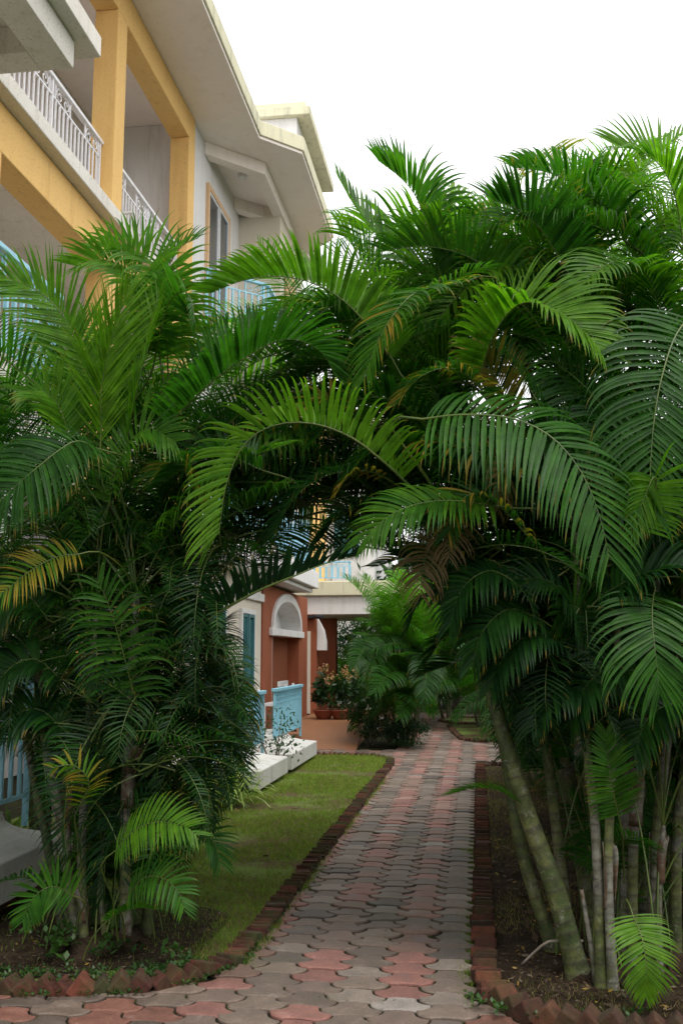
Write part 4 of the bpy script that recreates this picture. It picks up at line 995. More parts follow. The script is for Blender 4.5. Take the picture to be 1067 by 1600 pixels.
lc.hero([(90, 1390, 5.2), (50, 1372, 5.2), (10, 1375, 5.2), (-20, 1390, 5.2)], 0.15, V=15, droop=0.5, tone=0.35, nl=18, width=0.018, r0=0.006, anchor=(110, 1465, 5.2))
lc.hero([(240, 1330, 5.1), (290, 1300, 5.05), (330, 1310, 5.0), (345, 1350, 5.0)], 0.22, V=10, droop=0.8, tone=0.3, nl=24, width=0.02, r0=0.007, hint=(0, -.4, 1))
lc.hero([(125, 1260, 4.8), (140, 1222, 4.7), (115, 1196, 4.65), (80, 1200, 4.6)], 0.13, V=15, droop=1.4, tone=0.8, yel=0.5, nl=14, width=0.016, r0=0.007, anchor=(128, 1380, 5.0))
lc.hero([(410, 735, 5.05), (350, 712, 5.0), (295, 728, 4.95), (245, 762, 4.92)], 0.26, V=45, droop=0.6, tone=0.3, nl=28, tipyel=1.0, hint=(0, -.4, 1), label='dark frond with orange leaf tips')
lc.hero([(95, 1060, 5.0), (55, 1030, 4.95), (12, 1048, 4.9), (-25, 1110, 4.88)], 0.30, V=15, droop=1.0, tone=0.15, nl=28, hint=(0, -.5, 1))
lc.hero([(100, 1140, 5.0), (60, 1108, 4.95), (20, 1122, 4.9), (-15, 1172, 4.9)], 0.28, V=15, droop=1.1, tone=0.1, nl=28, hint=(0, -.5, 1))
lc.hero([(70, 960, 5.1), (40, 930, 5.05), (0, 950, 5.0), (-30, 1010, 5.0)], 0.32, V=15, droop=1.0, tone=0.2, nl=30, hint=(0, -.5, 1))
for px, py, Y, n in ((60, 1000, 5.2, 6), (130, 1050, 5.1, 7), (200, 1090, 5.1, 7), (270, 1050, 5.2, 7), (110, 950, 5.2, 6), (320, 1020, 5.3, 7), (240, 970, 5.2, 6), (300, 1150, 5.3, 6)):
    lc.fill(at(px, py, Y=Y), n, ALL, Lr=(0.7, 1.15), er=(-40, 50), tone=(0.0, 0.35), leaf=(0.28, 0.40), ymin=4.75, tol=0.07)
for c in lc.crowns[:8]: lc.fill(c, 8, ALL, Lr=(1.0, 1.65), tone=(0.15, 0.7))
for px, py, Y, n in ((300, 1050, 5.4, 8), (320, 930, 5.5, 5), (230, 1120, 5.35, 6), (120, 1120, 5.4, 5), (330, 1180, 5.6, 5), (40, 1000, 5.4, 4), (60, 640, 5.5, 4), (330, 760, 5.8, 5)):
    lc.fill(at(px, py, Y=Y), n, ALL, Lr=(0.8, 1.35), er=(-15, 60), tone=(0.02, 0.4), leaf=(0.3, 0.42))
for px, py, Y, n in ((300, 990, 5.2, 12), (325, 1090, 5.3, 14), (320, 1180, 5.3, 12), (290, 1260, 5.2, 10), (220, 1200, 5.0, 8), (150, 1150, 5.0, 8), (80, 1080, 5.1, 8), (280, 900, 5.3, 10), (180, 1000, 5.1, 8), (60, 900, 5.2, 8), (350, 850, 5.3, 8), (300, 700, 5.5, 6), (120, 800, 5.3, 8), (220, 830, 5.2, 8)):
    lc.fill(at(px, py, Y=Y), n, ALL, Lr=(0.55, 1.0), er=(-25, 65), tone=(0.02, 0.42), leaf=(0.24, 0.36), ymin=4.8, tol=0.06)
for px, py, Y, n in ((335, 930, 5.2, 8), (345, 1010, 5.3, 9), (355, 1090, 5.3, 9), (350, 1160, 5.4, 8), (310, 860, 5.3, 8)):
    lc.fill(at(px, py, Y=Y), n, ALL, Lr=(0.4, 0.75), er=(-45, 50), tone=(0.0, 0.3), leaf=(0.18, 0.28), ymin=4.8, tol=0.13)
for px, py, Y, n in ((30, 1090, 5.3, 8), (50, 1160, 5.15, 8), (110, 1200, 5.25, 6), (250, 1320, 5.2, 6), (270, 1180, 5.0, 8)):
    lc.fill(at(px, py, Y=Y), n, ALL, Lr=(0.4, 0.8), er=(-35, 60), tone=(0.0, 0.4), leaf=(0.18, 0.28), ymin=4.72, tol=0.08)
lc.shoots(LG, 18, ALL)
lc.shoots(LG, 7, ALL, hr=(0.25, 0.5), spread=0.2)
lc.late = [(200, 1262, 1165, 5.1, 0.029, 8, 6), (104, 1340, 1250, 5.12, 0.028, 9, -6), (130, 1250, 1160, 5.1, 0.022, 10, 4), (133, 1440, 1390, 5.05, 0.025, 11, 0)]
root_mound(lc, [(-1.95, 5.18)], 0.24, 0.09, 3)
lc.finish()

# ---------------- right clump at the path
rc = Clump('areca_palm', (0.62, 5.2, 0), 'palm clump with thick ringed leaning cane on the right of the path', 'palm clumps arching over the path', 202)
rc.stem([(905, 1497, 4.98), (870, 1400, 4.98), (820, 1260, 5.0), (776, 1110, 5.05), (745, 990, 5.1), (722, 880, 5.15)], [0.052, 0.048, 0.043, 0.039, 0.036, 0.032], 0.08, seed=11)
rc.stem([(866, 1482, 5.4), (815, 1330, 5.4), (790, 1180, 5.45), (768, 1050, 5.5), (755, 920, 5.5)], [0.036, 0.032, 0.03, 0.028], 0.0, seed=12)
rc.stem([(893, 1462, 5.35), (868, 1290, 5.35), (850, 1130, 5.4), (843, 1000, 5.4), (838, 860, 5.4)], [0.029, 0.027, 0.025, 0.022], 0.16, seed=13)
rc.stem([(938, 1530, 4.86), (930, 1300, 4.9), (913, 1150, 4.95), (905, 1000, 5.0), (897, 830, 5.05)], [0.024, 0.023, 0.022, 0.02], 0.40, seed=14)
rc.stem([(957, 1540, 4.84), (950, 1390, 4.86), (952, 1270, 4.9), (960, 1100, 5.0), (968, 880, 5.1)], [0.023, 0.021, 0.019, 0.014], 0.5, seed=15)
rc.stem([(985, 1472, 5.15), (990, 1300, 5.15), (1005, 1150, 5.2), (1018, 1000, 5.25), (1032, 800, 5.3)], [0.025, 0.024, 0.023, 0.02], 0.5, seed=16)
rc.stem([(1012, 1455, 5.25), (1025, 1310, 5.25), (1036, 1200, 5.3), (1060, 1000, 5.4), (1085, 720, 5.5)], [0.027, 0.025, 0.023, 0.02], 0.55, seed=17)
rc.stem([(970, 1452, 5.3), (975, 1360, 5.3), (976, 1240, 5.3)], [0.02, 0.018, 0.012], 0.7, seed=18)
rc.stem([(932, 1512, 4.9), (918, 1450, 4.9), (908, 1390, 4.92)], [0.014, 0.012, 0.009], 0.66, seed=19)
rc.stem([(1026, 1450, 5.1), (1029, 1390, 5.1), (1036, 1290, 5.15)], [0.017, 0.015, 0.011], 0.68, seed=20)
rc.stem([(1052, 1460, 5.3), (1058, 1300, 5.3), (1085, 1100, 5.4), (1110, 900, 5.5)], [0.03, 0.028, 0.025, 0.02], 0.2, seed=28)
RG = [(0.75, 5.15, 0), (0.95, 5.3, 0), (0.6, 5.3, 0)]
H = rc.hero
H([(632, 752, 4.9), (600, 722, 4.82), (550, 684, 4.77), (490, 662, 4.73), (430, 664, 4.7), (384, 692, 4.68), (355, 752, 4.66), (342, 835, 4.65)], 0.31, V=52, droop=0.55, a0=86, a1=40, tone=0.85, hint=(0.0, -0.15, 1), width=0.026, nl=46, mess=0.5, hook=2.2, lprof=(0.7, 0.95, 0.9), label='bright arching frond across the middle of the arch')
H([(660, 655, 4.7), (725, 648, 4.62), (800, 654, 4.55), (860, 682, 4.5), (906, 735, 4.47), (934, 800, 4.46), (952, 872, 4.46)], 0.47, V=4, droop=0.8, tone=0.45, hint=(0.25, -0.75, 0.65), width=0.027, nl=33, mess=0.6, fixhint=True, label='large hanging frond facing the camera')
H([(770, 790, 4.8), (705, 782, 4.72), (650, 788, 4.68), (605, 808, 4.65), (565, 846, 4.62)], 0.31, V=6, droop=0.75, tone=0.6, hint=(-0.15, -0.6, 0.8), width=0.022, nl=36, mess=0.6, fixhint=True, label='mid green frond hanging at the top of the arch')
H([(850, 870, 4.95), (790, 800, 4.85), (745, 770, 4.8), (715, 790, 4.75), (700, 835, 4.72)], 0.26, V=15, droop=1.0, tone=0.25, yel=0.35, hint=(-0.2, -0.4, 1), nl=28, width=0.02)
H([(1020, 930, 4.75), (1018, 965, 4.66), (1022, 1010, 4.6), (1028, 1058, 4.58), (1030, 1080, 4.58)], 0.38, V=4, droop=0.9, tone=0.45, hint=CAMV, width=0.021, nl=28, a0=80, a1=18, fixhint=True, label='fan like frond hanging at the right edge')
H([(988, 1430, 4.6), (1002, 1465, 4.52), (1009, 1510, 4.48), (1008, 1556, 4.48)], 0.165, V=4, droop=0.8, tone=0.88, hint=CAMV, width=0.016, nl=27, a0=85, a1=18, fixhint=True, r0=0.006, lprof=(0.85, 1.0, 0.4), anchor=(965, 1480, 4.9), label='small bright frond hanging low over the soil')
H([(966, 1275, 4.85), (955, 1225, 4.78), (948, 1180, 4.75), (945, 1140, 4.75)], 0.16, V=8, droop=0.35, tone=0.55, hint=CAMV, width=0.018, nl=26, r0=0.006, anchor=(975, 1380, 5.1))
H([(820, 1262, 5.0), (780, 1236, 4.98), (740, 1232, 4.96), (700, 1242, 4.95)], 0.15, V=18, droop=0.35, tone=0.6, nl=22, width=0.014, r0=0.006, a0=55, anchor=(845, 1340, 5.0))
H([(940, 930, 4.9), (985, 905, 4.85), (1030, 890, 4.8), (1075, 885, 4.8)], 0.32, V=20, droop=0.7, tone=0.12, nl=34, width=0.024, hint=(0, -.5, 1))
H([(930, 1010, 5.0), (880, 930, 4.9), (850, 905, 4.85), (800, 905, 4.8)], 0.3, V=10, droop=1.1, tone=0.1, nl=30, width=0.024, hint=(0, -.5, 1))
H([(920, 990, 5.0), (905, 955, 4.9), (890, 945, 4.85), (870, 960, 4.8)], 0.24, V=5, droop=1.2, tone=0.4, nl=22, width=0.022, hint=CAMV)
H([(760, 940, 5.05), (700, 925, 5.0), (655, 940, 4.95), (640, 975, 4.95)], 0.24, V=12, droop=1.2, tone=0.03, nl=28, width=0.022)
H([(770, 1010, 5.2), (730, 985, 5.2), (695, 995, 5.2), (670, 1030, 5.2)], 0.26, V=20, droop=0.8, tone=0.2, nl=30, width=0.02)
H([(780, 1060, 5.3), (735, 1030, 5.35), (700, 1040, 5.4), (655, 1055, 5.4)], 0.24, V=20, droop=0.9, tone=0.12, nl=30, width=0.02)
H([(800, 930, 5.1), (720, 880, 5.0), (650, 868, 4.95), (590, 885, 4.95)], 0.24, V=25, droop=1.1, tone=0.03, nl=34, width=0.024, yel=0.1)
H([(1020, 1160, 5.0), (1000, 1090, 4.95), (985, 1060, 4.9), (960, 1075, 4.85)], 0.24, V=10, droop=1.0, tone=0.3, nl=22, width=0.022, hint=CAMV)
H([(1000, 830, 4.7), (1025, 760, 4.62), (1020, 745, 4.6), (1005, 780, 4.58), (985, 830, 4.56)], 0.22, V=8, droop=0.8, tone=0.75, nl=26, width=0.02, hint=CAMV, tipyel=0.5)
H([(805, 905, 4.85), (762, 892, 4.8), (722, 920, 4.78), (702, 978, 4.78)], 0.28, V=12, droop=1.2, tone=0.12, nl=28, hint=(0, -.5, 1))
H([(845, 968, 4.8), (795, 952, 4.75), (755, 985, 4.72), (738, 1040, 4.72)], 0.27, V=12, droop=1.2, tone=0.18, nl=28, hint=(0, -.5, 1))
H([(880, 1010, 4.8), (835, 990, 4.75), (790, 1020, 4.72), (768, 1075, 4.72)], 0.25, V=12, droop=1.2, tone=0.1, nl=26, hint=(0, -.5, 1))
H([(1005, 1055, 4.9), (962, 1042, 4.85), (916, 1070, 4.8), (892, 1130, 4.8)], 0.26, V=12, droop=1.2, tone=0.15, nl=26, hint=(0, -.5, 1))
H([(930, 1090, 4.9), (895, 1070, 4.86), (850, 1090, 4.82), (830, 1140, 4.8)], 0.24, V=12, droop=1.2, tone=0.1, nl=24, hint=(0, -.5, 1))
H([(1090, 1120, 4.9), (1050, 1100, 4.86), (1010, 1125, 4.82), (990, 1180, 4.8)], 0.25, V=12, droop=1.2, tone=0.15, nl=24, hint=(0, -.5, 1))
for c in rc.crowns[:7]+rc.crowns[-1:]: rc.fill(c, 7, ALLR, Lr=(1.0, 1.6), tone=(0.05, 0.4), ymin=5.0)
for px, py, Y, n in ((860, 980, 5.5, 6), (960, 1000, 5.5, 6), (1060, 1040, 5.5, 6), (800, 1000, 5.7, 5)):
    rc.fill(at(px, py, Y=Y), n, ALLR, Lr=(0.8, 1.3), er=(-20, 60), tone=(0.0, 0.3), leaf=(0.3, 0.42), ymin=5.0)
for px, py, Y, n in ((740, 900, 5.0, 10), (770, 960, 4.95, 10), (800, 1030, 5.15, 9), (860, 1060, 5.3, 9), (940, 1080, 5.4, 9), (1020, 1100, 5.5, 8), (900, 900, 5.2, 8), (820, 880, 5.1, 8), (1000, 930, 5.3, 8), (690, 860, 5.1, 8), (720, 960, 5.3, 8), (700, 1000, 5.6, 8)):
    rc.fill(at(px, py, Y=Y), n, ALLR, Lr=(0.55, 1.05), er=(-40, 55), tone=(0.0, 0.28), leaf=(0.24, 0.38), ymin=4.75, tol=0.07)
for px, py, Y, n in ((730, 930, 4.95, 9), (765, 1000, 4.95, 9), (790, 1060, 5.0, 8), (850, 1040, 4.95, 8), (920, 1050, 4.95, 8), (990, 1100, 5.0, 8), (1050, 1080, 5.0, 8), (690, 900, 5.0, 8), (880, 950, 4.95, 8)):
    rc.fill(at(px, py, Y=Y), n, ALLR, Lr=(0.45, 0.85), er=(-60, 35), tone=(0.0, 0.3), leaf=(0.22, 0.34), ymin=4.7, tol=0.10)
rc.shoots(RG, 26, ALL, hr=(0.9, 1.6), ymin=4.85, leaf0=0.72)
rc.shoots(RG, 8, ALL, hr=(0.4, 0.9), ymin=4.9)
# dead fronds hanging in the shade
for tr_ in ([(690, 850, 4.9), (672, 855, 4.85), (660, 890, 4.82), (656, 930, 4.82)], [(720, 790, 4.85), (705, 800, 4.8), (700, 840, 4.78), (702, 870, 4.78)], [(800, 740, 4.95), (790, 730, 4.9), (780, 760, 4.86), (778, 800, 4.86)]):
    rc.hero(tr_, 0.2, V=5, droop=2.2, tone=0.2, nl=18, width=0.014, dead=True, mess=2.5, hint=CAMV, label='dry brown hanging frond')
def sheath(cl, px, py0, py1, Y, r0, seed, off=0.0):
    # a dry leaf sheath peeling off the cane
    a, b = at(px, py0, Y=Y), at(px+off, py1, Y=Y); n = 9; m = MB(); q = np.random.default_rng(seed); w = q.uniform(1.9, 3.4); ph = q.uniform(0, 6.28); V_ = []; f = []
    for i in range(n):
        t = i/(n-1); c = a*(1-t)+b*t
        for j in range(9):
            an = ph+(j/8-0.5)*w*2*(1-0.55*t**2); rr = r0*(1.12+0.9*t**3*(1+0.4*math.sin(3*an+seed)))
            V_.append(c+np.array([rr*math.cos(an), rr*math.sin(an), 0.012*math.sin(5*an)*t]))
    for i in range(n-1):
        for j in range(8): f.append((i*9+j, i*9+j+1, (i+1)*9+j+1, (i+1)*9+j))
    m.add(V_, f, 0, (0.95, 0.1, 0, 1)); o = m.build('sheath', M['stem'], cl.o, cl.b, smooth=True)
    k = o.modifiers.new('thick', 'SOLIDIFY'); k.thickness = 0.003
for q_ in lc.late: sheath(lc, q_[0], q_[1], q_[2], q_[3], q_[4], q_[5], q_[6])
sheath(rc, 905, 1180, 1080, 4.96, 0.026, 1); sheath(rc, 951, 1420, 1320, 4.86, 0.024, 2, 4); sheath(rc, 1022, 1400, 1300, 5.22, 0.030, 3, 6); sheath(rc, 992, 1290, 1200, 5.15, 0.030, 4, 3); sheath(rc, 976, 1330, 1240, 5.28, 0.02, 5); sheath(rc, 1010, 1160, 1060, 5.2, 0.029, 6, 4); sheath(rc, 1032, 1380, 1310, 5.1, 0.017, 7)
root_mound(rc, [(0.47, 5.02)], 0.11, 0.06, 4); root_mound(rc, [(0.70, 4.95)], 0.12, 0.06, 5); root_mound(rc, [(0.85, 5.25)], 0.16, 0.08, 6)
rc.finish()

# ---------------- taller right clump just behind it
tc_ = Clump('areca_palm', (1.05, 6.0, 0), 'tallest palm clump on the right, its fronds reaching into the white sky', 'palm clumps arching over the path', 303)
for k, (bx, by, px, py, Y) in enumerate(((0.62, 6.0, 700, 560, 5.9), (0.75, 6.2, 775, 640, 5.9), (0.9, 5.9, 880, 590, 5.7), (1.05, 6.1, 985, 540, 5.8), (1.2, 5.8, 1085, 480, 5.6), (0.7, 6.5, 650, 640, 6.3), (1.3, 6.3, 930, 440, 6.3), (0.8, 6.3, 800, 470, 6.2))):
    top = at(px, py, Y=Y); b0 = np.array([bx, by, 0.0])
    P = [b0, b0*0.7+top*0.3+np.array([0.05, 0, 0.2]), b0*0.3+top*0.7+np.array([0.04, 0, 0.1]), top]
    stem_obj(P, [0.032, 0.03, 0.027, 0.022], tc_.o, tc_.b, 0.2, seed=40+k); tc_.crowns.append(top)
H = tc_.hero
H([(612, 560, 5.2), (560, 492, 5.15), (510, 452, 5.1), (450, 433, 5.05), (385, 437, 5.0), (330, 458, 5.0)], 0.34, V=58, hook=2.0, mess=0.5, droop=0.38, tone=0.8, hint=(0, -0.1, 1), width=0.03, nl=48, label='bright frond arching in front of the far bay window')
H([(745, 600, 5.1), (768, 530, 5.0), (795, 488, 4.95), (825, 472, 4.88), (870, 485, 4.8), (915, 520, 4.75), (935, 545, 4.72)], 0.42, V=30, droop=0.45, tone=0.85, hint=(-0.5, -0.3, 1), width=0.03, nl=50, label='big bright frond in the middle of the right crown')
H([(730, 440, 5.2), (690, 447, 5.1), (648, 458, 5.0), (612, 495, 4.92), (585, 545, 4.88), (568, 595, 4.86)], 0.34, V=10, droop=0.6, tone=0.55, yel=0.12, tipyel=0.5, hint=(-0.4, -0.5, 0.8), width=0.022, nl=42, label='yellow edged frond drooping over the arch')
H([(1075, 495, 4.9), (1052, 530, 4.78), (1033, 590, 4.7), (1022, 650, 4.66), (1016, 720, 4.64), (1015, 800, 4.64)], 0.46, V=6, droop=0.8, tone=0.35, hint=CAMV, width=0.025, nl=32, tipyel=0.4, mess=0.7, fixhint=True, label='dull green frond hanging down the right edge')
H([(1072, 440, 5.3), (1064, 360, 5.25), (1052, 300, 5.2), (1030, 258, 5.15), (1000, 236, 5.1), (965, 230, 5.05)], 0.44, V=25, droop=0.35, tone=0.9, hint=(0.5, -0.4, 1), width=0.029, nl=46, label='highest bright frond at the top right corner')
H([(1000, 420, 5.6), (960, 350, 5.55), (930, 315, 5.5), (890, 284, 5.45), (850, 268, 5.4), (800, 262, 5.35)], 0.36, V=48, droop=0.75, tone=0.5, hint=(0.2, -0.2, 1), width=0.022, nl=46)
H([(890, 430, 5.4), (858, 378, 5.35), (832, 345, 5.3), (800, 322, 5.3), (770, 312, 5.25)], 0.42, V=42, droop=0.3, tone=0.35, hint=(0.5, -0.2, 1), width=0.03, nl=34, a0=80)
H([(690, 440, 5.6), (668, 360, 5.55), (652, 312, 5.5), (628, 280, 5.45), (592, 252, 5.4)], 0.40, V=45, droop=0.55, tone=0.55, hint=(0.3, -0.3, 1), width=0.028, nl=40, label='frond standing against the sky left of the crown')
H([(690, 440, 5.8), (630, 405, 5.75), (585, 362, 5.7), (550, 315, 5.7), (528, 275, 5.7)], 0.3, V=28, droop=0.2, tone=0.65, hint=(0.4, -0.5, 0.6), width=0.02, nl=40, a0=45, a1=15)
H([(800, 470, 5.5), (760, 420, 5.45), (715, 395, 5.4), (660, 385, 5.4), (600, 392, 5.4)], 0.32, V=45, droop=0.45, tone=0.55, width=0.025, nl=40)
H([(1040, 480, 5.3), (1010, 430, 5.2), (975, 408, 5.1), (935, 420, 5.0), (900, 455, 4.95)], 0.30, V=20, droop=0.7, tone=0.72, hint=(0, -.4, 1), width=0.02, nl=40)
H([(770, 640, 5.1), (740, 595, 5.0), (700, 575, 4.95), (655, 590, 4.9), (620, 630, 4.88)], 0.3, V=15, droop=0.8, tone=0.25, yel=0.35, hint=(-0.2, -.5, 1), width=0.016, nl=36, label='thin frond with rusty brown leaflets')
H([(800, 660, 5.2), (780, 600, 5.15), (755, 560, 5.1), (735, 535, 5.1)], 0.26, V=20, droop=0.2, tone=0.2, yel=0.85, hint=CAMV, width=0.016, nl=26, a0=40)
H([(560, 690, 5.3), (530, 640, 5.25), (500, 620, 5.2), (470, 640, 5.2)], 0.22, V=15, droop=0.9, tone=0.3, yel=0.7, hint=(0, -.4, 1), width=0.02, nl=24)
H([(900, 470, 5.9), (880, 380, 5.9), (895, 300, 5.9), (925, 250, 5.9)], 0.4, V=30, droop=0.5, tone=0.45, nl=38)
H([(640, 560, 5.6), (600, 520, 5.5), (545, 500, 5.45), (490, 520, 5.4), (455, 560, 5.4)], 0.33, V=35, droop=0.5, tone=0.4, nl=40)
H([(700, 700, 5.3), (640, 640, 5.2), (585, 620, 5.15), (530, 640, 5.1), (490, 690, 5.1)], 0.3, V=20, droop=0.8, tone=0.2, nl=40)
H([(690, 740, 5.2), (640, 700, 5.1), (590, 700, 5.0), (545, 740, 4.95)], 0.28, V=15, droop=0.9, tone=0.35, nl=34, tipyel=0.4)
H([(625, 770, 5.3), (565, 738, 5.2), (505, 745, 5.15), (455, 785, 5.1), (425, 850, 5.1)], 0.34, V=22, droop=0.8, tone=0.12, nl=34, hint=(-0.2, -0.4, 1))
H([(640, 700, 5.5), (550, 690, 5.45), (470, 720, 5.4), (405, 790, 5.4)], 0.36, V=18, droop=0.8, tone=0.05, nl=36, hint=(-0.2, -0.4, 1))
H([(620, 815, 5.2), (575, 795, 5.15), (530, 806, 5.1), (498, 846, 5.1)], 0.28, V=20, droop=1.0, tone=0.1, nl=26, tipyel=0.6)
H([(590, 760, 5.6), (520, 770, 5.6), (455, 800, 5.6), (410, 850, 5.6)], 0.3, V=25, droop=0.8, tone=0.0, nl=30)
H([(600, 745, 5.0), (570, 735, 4.95), (545, 745, 4.92), (525, 770, 4.9)], 0.16, V=5, droop=1.0, tone=0.4, yel=1.0, nl=12, width=0.02, label='short frond gone orange')
for c in tc_.crowns: tc_.fill(c, 11, ALL, Lr=(1.1, 1.8), tone=(0.4, 0.9), ymin=5.15)  # raised tones put skylight on the upper fronds into leaf colour
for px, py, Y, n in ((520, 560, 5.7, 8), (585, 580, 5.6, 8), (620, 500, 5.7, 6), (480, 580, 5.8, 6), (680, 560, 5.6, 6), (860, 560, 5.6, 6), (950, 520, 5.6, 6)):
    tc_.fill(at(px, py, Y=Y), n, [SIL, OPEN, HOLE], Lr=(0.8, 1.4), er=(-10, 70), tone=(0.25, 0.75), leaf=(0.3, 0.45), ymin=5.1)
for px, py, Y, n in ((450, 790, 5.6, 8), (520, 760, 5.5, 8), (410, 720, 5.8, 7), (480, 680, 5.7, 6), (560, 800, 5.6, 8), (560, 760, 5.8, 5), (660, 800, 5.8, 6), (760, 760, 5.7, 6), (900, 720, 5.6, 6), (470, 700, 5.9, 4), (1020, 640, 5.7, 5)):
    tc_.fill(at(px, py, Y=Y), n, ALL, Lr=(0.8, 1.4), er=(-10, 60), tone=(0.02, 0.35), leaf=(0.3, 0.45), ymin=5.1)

tc_.finish()
# ---------------- palms further off share a set of fronds
VAR = []
vr = np.random.default_rng(77)
for k in range(12):
    e0 = R(np.linspace(84, -5, 12)[k]); pp, lp = free_curve((0, 0, 0), 0, e0, 1.55, 1.1*(0.5+0.6*math.cos(e0)), vr.normal(0, 0.3))
    d = frond_data(lp, pp, vr, 0.46, nl=36, roll=vr.normal(0, 0.25), V=vr.uniform(15, 40), droop=vr.uniform(0.4, 1.0), tone=float(np.interp(k, [0, 4, 11], [0.8, 0.5, 0.2])), K=5, width=0.03)
    VAR.append((fastmesh('frond', d[0], d[1], d[2], d[3], [M['frond'], M['rachis']]), d[4]))
def far_palm(base, label, group, n, stems, zones=(), scale=1.0, hz=(1.0, 2.0), seed=1, spread=0.35, kr=(0, 12)):
    r = np.random.default_rng(seed); o = empty('areca_palm', (*base, 0), label, 'palm', group); cr = []
    for k in range(stems):
        a = r.uniform(0, 6.28); q = spread*math.sqrt(r.random()); bx, by = q*math.cos(a), q*math.sin(a); h = r.uniform(*hz)
        P = np.array([(bx*0.6, by*0.6, 0), (bx, by, h*0.5), (bx*1.5, by*1.5, h)])
        stem_obj(P, [0.03*scale, 0.026*scale, 0.02*scale], o, (0, 0, 0), 0.25, seed=seed*50+k); cr.append(P[-1])
    for k in range(n):
        for tr in range(12):
            c = cr[r.integers(stems)]*1.0; i = int(r.integers(*kr)); me, lv = VAR[i]; az = r.uniform(0, 6.28); s = scale*r.uniform(0.75, 1.12)
            if r.random() < 0.4: c = c*np.array([1, 1, r.uniform(0.15, 0.9)])
            ca, sa = math.cos(az), math.sin(az)
            Wp = np.stack([lv[:, 0]*ca-lv[:, 1]*sa, lv[:, 0]*sa+lv[:, 1]*ca, lv[:, 2]], 1)*s+c+np.array([*base, 0])
            if Wp[:, 2].min() < 0.03 and np.mean(Wp[:, 2] < 0.03) > 0.02: continue
            if zones and bad(Wp, zones, 0.05): continue
            f = link('frond', me, o, tuple(c)); f.rotation_euler = (0, 0, az); f.scale = (s, s, s)
            break
    return o
ARCH = [(345, 890), (402, 1100), (385, 1230), (300, 1400), (760, 1400), (772, 1180), (752, 1055), (706, 1010), (690, 955), (640, 905), (560, 876), (470, 872), (400, 895)]
ZR_ = [SIL, ARCH, HOLE]
far_palm((1.5, 7.3), 'palm clump in deep shade behind the right bed canes', 'shaded palms behind the right bed', 42, 7, ZR_, 1.05, (1.2, 2.6), 5)
far_palm((0.95, 8.6), 'shaded palm clump beside the path beyond the thick cane', 'shaded palms behind the right bed', 36, 6, ZR_, 1.0, (0.8, 2.3), 6)
far_palm((2.6, 6.6), 'palm clump filling the right edge behind the canes', 'shaded palms behind the right bed', 40, 7, ZR_, 1.15, (1.2, 3.0), 7)
far_palm((1.7, 10.6), 'dark palm clump farther along the right bed', 'shaded palms behind the right bed', 36, 6, ZR_, 1.15, (1.0, 3.0), 8)
far_palm((0.75, 11.8), 'dark palm clump at the far end of the right bed', 'shaded palms behind the right bed', 28, 5, ZR_, 0.9, (0.6, 1.9), 9)
GP = 'palms where the path bends'
far_palm((-1.22, 17.0), 'full bushy palm standing by the ramp at the bend of the path', GP, 72, 9, ([(-9, 900), (-9, 1200), (540, 1200), (540, 1010), (500, 900)], [(715, 900), (1000, 900), (1000, 1200), (690, 1200), (690, 1090)]), 0.88, (0.4, 1.75), 12, 0.28)
far_palm((-1.35, 21.3), 'palm behind the bushy palm, in front of the pale canopy', GP, 36, 6, (), 1.0, (1.0, 2.2), 13)
far_palm((0.2, 21.5), 'palm with grey trunk beyond the small grass island', GP, 34, 5, (), 1.0, (0.8, 2.4), 14)
far_palm((-0.6, 24.5), 'palm at the end of the paved path', GP, 34, 5, (), 1.2, (1.0, 2.6), 15)
far_palm((1.1, 18.6), 'palm beside the pointed grass island', GP, 34, 6, (), 1.0, (0.6, 2.0), 16)
far_palm((-2.75, 23.4), 'palm on the terrace behind the pots', GP, 34, 5, (), 0.75, (0.5, 1.05), 17)
far_palm((2.3, 22.5), 'palm far off right of the grass islands', GP, 34, 6, (), 1.2, (0.8, 2.6), 18)
far_palm((-3.25, 7.6), 'palm squeezed between the left clump and the building', 'palm clumps arching over the path', 30, 6, [SIL, OPEN, WIN, SIDE], 0.9, (0.6, 2.6), 19)


# ------------------------------------------------------------------ shrubs, pots, trees behind
def strap_plant(name, base, n, L, w, mat, label, cat, seed, tone=(0.3, 1.0), bend=1.6, eh=(25, 88), group=None):
    r = np.random.default_rng(seed); K = 6; V_, C_ = [], []
    for k in range(n):
        az = r.uniform(0, 6.28); e = R(r.uniform(*eh)); ln = L*r.uniform(0.55, 1.1); b = np.array([r.normal(0, 0.10), r.normal(0, 0.10), r.uniform(0, 0.12)])
        s = np.array([-math.sin(az), math.cos(az), 0]); P = b; pr = []
        tn = r.uniform(*tone)
        for q in range(K+1):
            t = q/K; ww = w*math.sin(math.pi*min(0.12+t*0.88, 0.995))**0.7
            pr.append((P-s*ww, P+s*ww)); e2 = e-bend*t*r.uniform(0.8, 1.1)
            P = P+np.array([math.cos(az)*math.cos(e2), math.sin(az)*math.cos(e2), math.sin(e2)])*ln/K
        V_.append(np.array(pr).reshape(-1, 3)); C_.append(np.tile([0, tn, 0.3, 1], (2*(K+1), 1)))
    V_ = np.vstack(V_); V_[:, 2] = np.maximum(V_[:, 2], 0.01)
    q = np.arange(K)[None, :, None]*2+np.arange(n)[:, None, None]*2*(K+1)
    Q = np.concatenate([q, q+1, q+3, q+2], 2).reshape(-1, 4)
    o = empty(name, base, label, cat, group); link('foliage', fastmesh('foliage', V_, Q, None, np.vstack(C_), [mat]), o)
    return o
